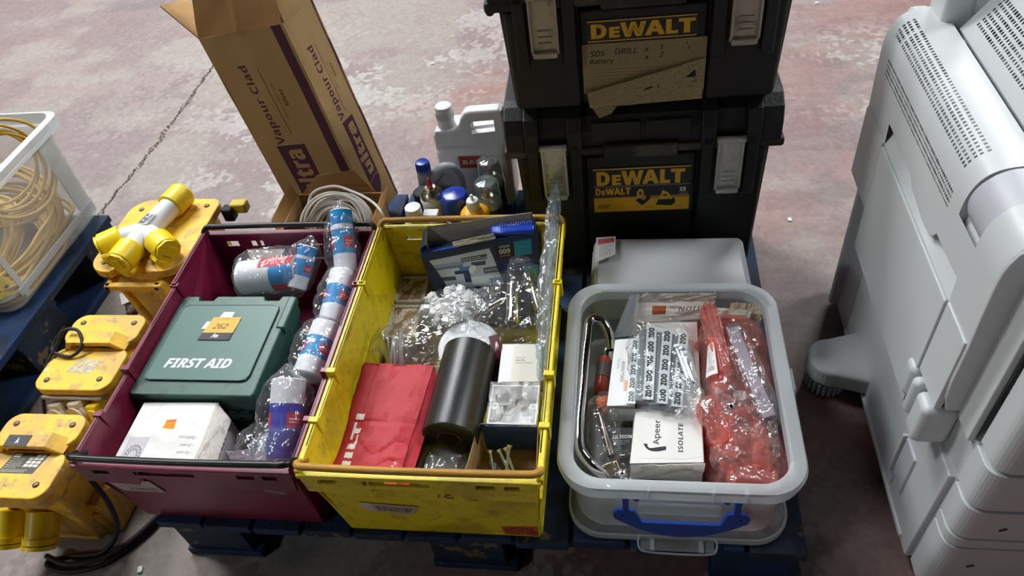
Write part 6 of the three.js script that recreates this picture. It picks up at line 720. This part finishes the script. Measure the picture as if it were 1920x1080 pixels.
// ---------- grey mailing pack behind the clear box ----------
{
  const t = thing('mailing_pack', 'pale grey mailing pack with a red-topped label, lying behind the clear box', 'pack', [0.385, 0.178, -0.575]);
  const g = rbox(0.325, 0.10, 0.165, 0.016, 14); { const p = g.attributes.position; for (let i = 0; i < p.count; i++) { const x = p.getX(i), y = p.getY(i), z = p.getZ(i); p.setY(i, y + 0.006 * fbm(x * 6, 1, z * 9 + 3, 3) + (y > 0 ? 0.01 * Math.cos(x * 9) * Math.cos(z * 15) - 0.006 : 0)); p.setX(i, x + 0.010 * N3(z * 14, y * 10, x > 0 ? 1 : 5)); p.setZ(i, z + 0.006 * N3(x * 12, y * 9, 2)); } g.computeVertexNormals(); }
  W('pack_body', dent(g, 0.005, 11, 4).translate(0.388, 0.232, -0.577), phy(0xc2c6c8, 0.4), t);
  const lb = ctex(200, 330, (c, w, h) => { c.fillStyle = '#dfe0e1'; c.fillRect(0, 0, w, h); c.fillStyle = '#c3303f'; c.fillRect(24, 30, 160, 74); lines(c, 34, 46, 130, 3, 22, 7, '#e8b5ba'); lines(c, 40, 130, 120, 7, 22, 7, '#9a9c9e'); });
  W('address_label', sheet([0.231, 0.2835, -0.568], [0.274, 0.2885, -0.585], [0.274, 0.288, -0.648], [0.231, 0.285, -0.648], (u, v) => 0.002 + 0.004 * (1 - v) * u, 0.0006, 8, 8), pr(lb, 0.6), t, 'white label with a red band');
  W('tucked_edge', sheet([0.219, 0.18, -0.50], [0.221, 0.18, -0.62], [0.224, 0.26, -0.63], [0.222, 0.25, -0.52], null, 0.001, 6, 6), std(0xd5d7d8, 0.5), t);
  const b = thing('black_case', 'flat black case lying under the grey mailing pack', 'case', [0.385, 0.15, -0.575]); W('case_shell', bx(0.214, 0.552, 0.151, 0.176, -0.655, -0.495, 0.006, 3), M.black, b); W('case_seam', bx(0.2135, 0.5525, 0.162, 0.164, -0.6555, -0.4945, 0.0008), M.dark, b);
}

// ---------- bottles and cans ----------
{
  const y = 0.1505; const spin = (pts, x, z, n = 40) => lathe(pts, n).translate(x, y, z);
  { const t = thing('jerrycan', 'white plastic jerrycan with a moulded handle and white screw cap', 'jerrycan', [-0.085, y, -0.975]);
    W('body', bx(-0.178, 0.010, y, 0.352, -1.035, -0.915, 0.026, 5), M.white, t);
    const s = shp([[-0.176, 0.33], [-0.176, 0.378], [-0.168, 0.392], [-0.112, 0.392], [-0.10, 0.425], [-0.088, 0.44], [-0.078, 0.444], [-0.005, 0.447], [0.004, 0.442], [0.008, 0.43], [0.008, 0.33]]), h = new THREE.Path(); [[-0.084, 0.412], [-0.076, 0.424], [-0.016, 0.427], [-0.010, 0.422], [-0.010, 0.380], [-0.084, 0.374]].forEach((p, i) => (i ? h.lineTo(...p) : h.moveTo(...p))); h.closePath(); s.holes.push(h); W('handle', ext(s, 0.018, 0.008, 4).translate(0, 0, -0.955), M.white, t);
    W('shoulder', at(rbox(0.184, 0.05, 0.10, 0.02, 5), -0.084, 0.352, -0.98, 0.25, 0, 0), M.white, t);
    W('neck', cyl(0.021, 0.024, 0.03, 32).translate(-0.143, 0.402, -0.96), M.white, t); const cap = []; cap.push(lathe([[0, 0.036], [0.018, 0.0355], [0.0215, 0.032], [0.0225, 0.0], [0, 0]], 40)); for (let i = 0; i < 40; i++) { const a = i / 40 * 2 * PI; cap.push(at(rbox(0.0018, 0.018, 0.0018, 0.0006, 1), Math.cos(a) * 0.0225, 0.012, Math.sin(a) * 0.0225, 0, -a, 0)); } W('screw_cap', merge(cap).translate(-0.143, 0.412, -0.96), M.white, t);
    const lt = ctex(256, 128, (g, w, h) => { g.fillStyle = '#b5452e'; g.fillRect(0, 0, w, h); text(g, 'RADIAT', 20, 66, 66, { col: '#efe3dc' }); }); W('label', sheet([-0.118, 0.292, -0.9135], [-0.02, 0.292, -0.9135], [-0.02, 0.328, -0.9135], [-0.118, 0.328, -0.9135], null, 0.0005, 1, 1), pr(lt, 0.5), t, 'red label'); }
  { const t = thing('oil_bottle', 'grey plastic bottle with a blue ribbed cap and side handle', 'bottle', [-0.165, y, -0.835]); const gm = phy(0x8d9094, 0.42);
    W('body', bx(-0.205, -0.10, y, 0.30, -0.865, -0.80, 0.016, 4), gm, t); W('handle', tube([[-0.178, 0.30, -0.832], [-0.165, 0.325, -0.832], [-0.14, 0.352, -0.832], [-0.118, 0.352, -0.832], [-0.106, 0.33, -0.832], [-0.104, 0.29, -0.832]], 0.014, 40, false, 14), gm, t); W('handle_web', ext(shp([[-0.182, 0.295], [-0.165, 0.322], [-0.14, 0.347], [-0.12, 0.347], [-0.108, 0.33], [-0.104, 0.29]]), 0.012, 0.002, 2).translate(0, 0, -0.84), gm, t); W('neck', cyl(0.017, 0.022, 0.06, 28).translate(-0.186, 0.325, -0.832), gm, t); const c = [lathe([[0, 0.03], [0.014, 0.03], [0.0165, 0.027], [0.0172, 0], [0, 0]], 32)]; for (let i = 0; i < 30; i++) { const a = i / 30 * 2 * PI; c.push(at(rbox(0.0016, 0.022, 0.0016, 0.0005, 1), Math.cos(a) * 0.017, 0.012, Math.sin(a) * 0.017, 0, -a, 0)); } W('screw_cap', merge(c).translate(-0.186, 0.345, -0.832), M.blueplastic, t); }
  const can = (t, x, z, r, h, m, dome = true) => { W('can_body', spin([[0, 0], [r * 0.93, 0], [r, 0.006], [r, h - 0.006], [r * 1.03, h - 0.003], [r * 1.03, h], [r * 0.98, h + 0.002]], x, z), m, t); if (dome) { W('can_dome', spin([[r * 0.99, h], [r * 0.97, h + 0.004], [r * 0.86, h + 0.013], [r * 0.62, h + 0.021], [r * 0.48, h + 0.023], [r * 0.48, h + 0.027], [r * 0.42, h + 0.028], [r * 0.40, h + 0.024], [0, h + 0.024]], x, z), M.tin, t); } };
  M.tin = std(0xb9ae98, 0.3, { metalness: 1 });
  { const st = ctex(512, 512, (g, w, h) => { g.fillStyle = '#c9cbcc'; g.fillRect(0, 0, w, h); for (const x of [150, 370]) text(g, 'OSS', x, 90, 84, { col: '#b8243a', align: 'center', face: 'serif', skew: -0.1, stroke: '#b8243a', lw: 4 }); g.fillStyle = '#2a2a2c'; g.fillRect(0, 250, w, 60); });
    const t = thing('spray_can', 'white spray can with a red nozzle and red lettering', 'spray can', [-0.147, y, -0.735]); can(t, -0.147, -0.735, 0.0275, 0.195, M.whitem); W('printed_sleeve', new THREE.CylinderGeometry(0.0277, 0.0277, 0.17, 40, 1, true).translate(-0.147, y + 0.1, -0.735), pr(st, 0.35), t); W('nozzle', spin([[0, 0.246], [0.003, 0.246], [0.0035, 0.238], [0.006, 0.236], [0.0065, 0.222], [0.004, 0.22], [0, 0.22]], -0.147, -0.735, 20), phy(0xb5242c, 0.4), t, 'red nozzle'); W('cap_rim', spin([[0.0272, 0.185], [0.029, 0.186], [0.029, 0.19], [0.0272, 0.191]], -0.147, -0.735), M.whitem, t); }
  { const t = thing('spray_can', 'spray can with a wide glossy blue cap', 'spray can', [-0.09, y, -0.718]); can(t, -0.09, -0.718, 0.031, 0.150, phy(0x15244f, 0.35), false); W('blue_cap', spin([[0, 0.2185], [0.004, 0.2195], [0.007, 0.218], [0.024, 0.2165], [0.0295, 0.213], [0.031, 0.205], [0.0325, 0.155], [0.031, 0.155]], -0.09, -0.718, 48), M.blueplastic, t, 'glossy blue cap'); W('white_collar', spin([[0.031, 0.148], [0.034, 0.149], [0.034, 0.1525], [0.031, 0.153]], -0.09, -0.718), M.white, t); }
  const clear = (label, x, z, dark) => { const t = thing('spray_can', label, 'spray can', [x, y, z]); can(t, x, z, 0.0305, 0.150, dark, true); W('nozzle', spin([[0, 0.195], [0.006, 0.195], [0.007, 0.178], [0, 0.176]], x, z, 18), phy(0x8d3b44, 0.4), t); W('clear_cap', spin([[0, 0.2225], [0.003, 0.223], [0.006, 0.2215], [0.022, 0.220], [0.026, 0.217], [0.0275, 0.212], [0.0318, 0.158], [0.0322, 0.148], [0.0312, 0.148], [0.0305, 0.158], [0.0265, 0.211], [0.0245, 0.2155], [0.0215, 0.2182], [0, 0.2192]], x, z, 48), M.capclear, t, 'clear domed cap'); };
  M.capclear = film(0xeaf0f2, 0.07, 0.95); const dk = std(0x3c3a33, 0.4, { metalness: 0.3 });
  clear('nearer spray can with a clear domed cap beside the toolboxes', -0.022, -0.755, dk); clear('farther spray can with a clear domed cap in front of the white jerrycan', -0.026, -0.838, dk);
  { const t = thing('glue_bottle', 'yellow squeeze bottle with a white nozzle cap behind the yellow crate', 'bottle', [-0.037, y, -0.668]); W('bottle_body', spin([[0, 0], [0.031, 0], [0.034, 0.005], [0.034, 0.188], [0.0325, 0.198], [0.026, 0.207], [0.014, 0.212], [0, 0.212]], -0.037, -0.668), phy(0xf0ac16, 0.35), t); const c = [lathe([[0, 0.024], [0.012, 0.024], [0.0135, 0.021], [0.0145, 0], [0, 0]], 32)]; for (let i = 0; i < 28; i++) { const a = i / 28 * 2 * PI; c.push(at(rbox(0.0014, 0.017, 0.0014, 0.0005, 1), Math.cos(a) * 0.0142, 0.01, Math.sin(a) * 0.0142, 0, -a, 0)); } c.push(lathe([[0, 0.037], [0.003, 0.0365], [0.004, 0.034], [0.003, 0.031], [0.004, 0.024], [0, 0.024]], 20)); W('nozzle_cap', merge(c).translate(-0.037, y + 0.212, -0.668), M.white, t, 'white nozzle cap'); }
  { const t = thing('white_bottle', 'white bottle with a plain white screw cap just behind the yellow crate bar', 'bottle', [-0.175, y, -0.665]); W('bottle_body', spin([[0, 0], [0.026, 0], [0.028, 0.005], [0.028, 0.17], [0.024, 0.185], [0.016, 0.192], [0.016, 0.2], [0, 0.2]], -0.175, -0.665), M.whitem, t); W('screw_cap', spin([[0, 0.222], [0.017, 0.222], [0.0185, 0.22], [0.019, 0.197], [0, 0.197]], -0.175, -0.665), M.white, t); W('flip_lid', bx(-0.155, -0.12, y + 0.195, y + 0.203, -0.68, -0.655, 0.003), M.whitem, t); }
  { const t = thing('black_can', 'squat black can hidden between the white spray can and the grey bottle', 'can', [-0.178, y, -0.775]); W('can_body', spin([[0, 0], [0.022, 0], [0.024, 0.004], [0.024, 0.165], [0.022, 0.17]], -0.182, -0.775), M.black, t); W('can_lid', spin([[0, 0.182], [0.019, 0.182], [0.0235, 0.178], [0.0235, 0.168], [0, 0.168]], -0.182, -0.775), M.dark, t); }
}

// ---------- carton of white cable ----------
{
  const t = thing('open_carton', 'small open brown carton with raised flaps behind the maroon crate', 'carton', [-0.38, 0.15, -0.69]); const c = M.card, x0 = -0.49, x1 = -0.275, z0 = -0.765, z1 = -0.62, y1 = 0.338;
  const pan = (n, ...q) => W(n, sheet(...q, null, 0.003, 6, 6), c, t); pan('front_panel', [x0, 0.151, z1], [x1, 0.151, z1], [x1, y1, z1], [x0, y1, z1]); pan('back_panel', [x1, 0.151, z0], [x0, 0.151, z0], [x0, y1, z0], [x1, y1, z0]); pan('side_panel', [x0, 0.151, z0], [x0, 0.151, z1], [x0, y1, z1], [x0, y1, z0]); pan('side_panel', [x1, 0.151, z1], [x1, 0.151, z0], [x1, y1, z0], [x1, y1, z1]); pan('base_panel', [x0, 0.154, z1], [x1, 0.154, z1], [x1, 0.154, z0], [x0, 0.154, z0]);
  W('flap', sheet([x0 + 0.01, y1, z0], [x1 - 0.02, y1, z0], [x1 - 0.065, y1 + 0.052, z0 - 0.018], [x0 + 0.055, y1 + 0.042, z0 - 0.018], (u, v) => 0.002 * Math.sin(u * 5), 0.003, 10, 8), M.cardin, t); W('flap', sheet([x0, y1, z1], [x0, y1, z0], [x0 - 0.005, y1 + 0.04, z0 + 0.01], [x0 - 0.022, y1 + 0.018, z1 - 0.03], null, 0.003, 8, 8), M.cardin, t); W('flap', sheet([x0, y1, z1], [x0 + 0.09, y1, z1], [x0 + 0.07, y1 + 0.03, z1 + 0.012], [x0 + 0.03, y1 + 0.03, z1 + 0.012], null, 0.003, 8, 8), M.cardin, t);
  W('flap', sheet([x1, y1, z0], [x1, y1, z1], [x1 + 0.022, y1 + 0.005, z1 - 0.02], [x1 + 0.02, y1 + 0.03, z0 + 0.01], null, 0.003, 8, 8), M.cardin, t);
  const w = thing('cable_coil', 'coil of white cable standing in the small brown carton', 'cable', [-0.375, 0.16, -0.68]); const pts = [], e = new THREE.Euler(0.85, 0.1, 0.05); for (let i = 0; i <= 15 * 24; i++) { const th = i / 24 * 2 * PI, q = i * 0.04, r = 0.05 + 0.036 * (0.5 + 0.5 * Math.sin(q * 3.1)) + 0.008 * N3(q, 2, 7); const p = V(Math.cos(th) * r, 0.024 * N3(q * 0.9, 8, 1) + 0.018 * Math.sin(q * 1.7), Math.sin(th) * r * 0.95).applyEuler(e); pts.push(p.add(V(-0.380, 0.296, -0.685))); }
  W('cord', tube(pts, 0.0032, 15 * 90, false, 7), phy(0xe2dfd8, 0.4), w); W('loose_end', tube([[-0.45, 0.33, -0.70], [-0.435, 0.365, -0.73], [-0.38, 0.382, -0.735], [-0.32, 0.382, -0.71], [-0.27, 0.382, -0.675], [-0.238, 0.385, -0.635], [-0.226, 0.36, -0.62]], 0.0032, 80), phy(0xe2dfd8, 0.4), w);
}

// ---------- tall leaning carton ----------
{
  const t = thing('tall_carton', 'tall open cardboard carton with purple print leaning behind the crates', 'carton', [-0.338, 0.206, -0.819], [-0.053, -0.239, 0.196]); const w = 0.255, d = 0.124, L = 0.523, U = '#4a2136';
  const cardc = (g, ww, h) => { g.fillStyle = '#a88a5c'; g.fillRect(0, 0, ww, h); for (let i = 0; i < ww; i += 3) { g.globalAlpha = rnd(0, 0.06); g.fillStyle = rnd() < 0.5 ? '#8a6a3e' : '#cfae7c'; g.fillRect(i, 0, 3, h); } g.globalAlpha = 1; speck(g, ww, h, 900, ['#8d6d42', '#cbaa78', '#7a5c36'], 1, 5, 0.25); };
  const logo = (g, x, y, ww, h) => { g.fillStyle = U; g.beginPath(); g.moveTo(x, y); g.lineTo(x + ww, y); g.lineTo(x + ww, y + h * 0.78); g.quadraticCurveTo(x + ww * 0.9, y + h * 0.92, x + ww * 0.35, y + h); g.quadraticCurveTo(x, y + h * 0.9, x, y + h * 0.74); g.closePath(); g.fill(); text(g, 'ultra', x + ww * 0.5, y + h * 0.38, ww * 0.86, { rot: -PI / 2, align: 'center', col: '#a88a5c', sx: 0.33 * h / ww, stroke: '#a88a5c', lw: 6 }); g.strokeStyle = '#a88a5c'; g.lineWidth = 4; g.beginPath(); g.moveTo(x, y + h * 0.8); g.quadraticCurveTo(x + ww * 0.6, y + h * 0.72, x + ww, y + h * 0.76); g.stroke(); };
  const f = ctex(512, 1050, (g, ww, h) => { cardc(g, ww, h); g.fillStyle = U; g.fillRect(438, 0, 56, h); text(g, 'Vapour Clad', 165, 360, 66, { rot: -PI / 2, align: 'center', col: U, sx: 1.1 }); g.fillStyle = '#3d2418'; g.fillRect(250, 175, 4, 350); text(g, 'Silver', 318, 330, 34, { rot: -PI / 2, align: 'center', col: '#4a2f20' }); text(g, '300mm x 40m rolls', 285, 350, 22, { rot: -PI / 2, align: 'center', col: '#5a3c28', bold: false }); logo(g, 120, 580, 180, 420); });
  const s = ctex(256, 1050, (g, ww, h) => { cardc(g, ww, h); g.fillStyle = U; g.fillRect(238, 0, 18, h); text(g, 'Vapour Clad', 96, 330, 56, { rot: -PI / 2, align: 'center', col: U, sx: 1.15 }); g.fillStyle = '#3d2418'; g.fillRect(138, 150, 3, 340); text(g, 'Silver', 184, 300, 26, { rot: -PI / 2, align: 'center', col: '#4a2f20' }); text(g, '300mm x 40m rolls', 160, 320, 16, { rot: -PI / 2, align: 'center', col: '#5a3c28', bold: false }); logo(g, 78, 530, 96, 440); });
  const wob = (k) => (u, v) => 0.0025 * N3(u * 3 + k, v * 6, k) ;
  const jag = (u, v) => 0.002 * N3(u * 3, v * 6, 3) - 0.004 * Math.exp(-((u / 0.06) ** 2)) * Math.pow(Math.max(0, Math.sin(v * 40)), 6);
  P('front_panel', sheet([-w, 0, 0], [0, 0, 0], [0, L, 0], [-w, L, 0], wob(1), 0.004, 12, 24), pr(f, 0.85), t, 'printed front panel'); P('side_panel', sheet([0, 0, 0], [0, 0, -d], [0, L, -d], [0, L, 0], jag, 0.004, 30, 90), pr(s, 0.85), t, 'printed right panel');
  P('side_panel', sheet([-w, 0, -d], [-w, 0, 0], [-w, L, 0], [-w, L, -d], wob(4), 0.004, 8, 16), M.card, t); P('back_panel', sheet([0, 0, -d], [-w, 0, -d], [-w, L, -d], [0, L, -d], wob(6), 0.004, 8, 16), M.card, t); P('base_panel', sheet([-w, 0.004, 0], [-w, 0.004, -d], [0, 0.004, -d], [0, 0.004, 0], null, 0.004, 4, 4), M.card, t);
  P('flap', sheet([-w, L, 0], [-0.004, L, 0], [-0.012, L + 0.15, -0.075], [-w + 0.02, L + 0.16, -0.06], (u, v) => 0.003 * N3(u * 4, v * 3, 2) + 0.004 * Math.exp(-(((u - 0.5) / 0.03) ** 2)), 0.004, 24, 12), M.cardin, t);
  P('flap', sheet([-w, L, -d], [-w, L, 0], [-w - 0.06, L + 0.085, 0.0], [-w - 0.10, L + 0.06, -d + 0.01], null, 0.004, 8, 8), M.card, t);
  P('flap', sheet([0, L, -0.006], [0, L, -d], [0.012, L + 0.17, -d], [0.006, L + 0.17, -0.012], (u, v) => 0.004 * N3(u * 4, v * 5, 8), 0.004, 14, 14), pr(s.clone ? (() => { const q = s.clone(); q.repeat.set(1, 0.14); q.offset.set(0, 0.01); q.needsUpdate = true; return q; })() : s, 0.85), t);
}

renderer.render(scene, camera);
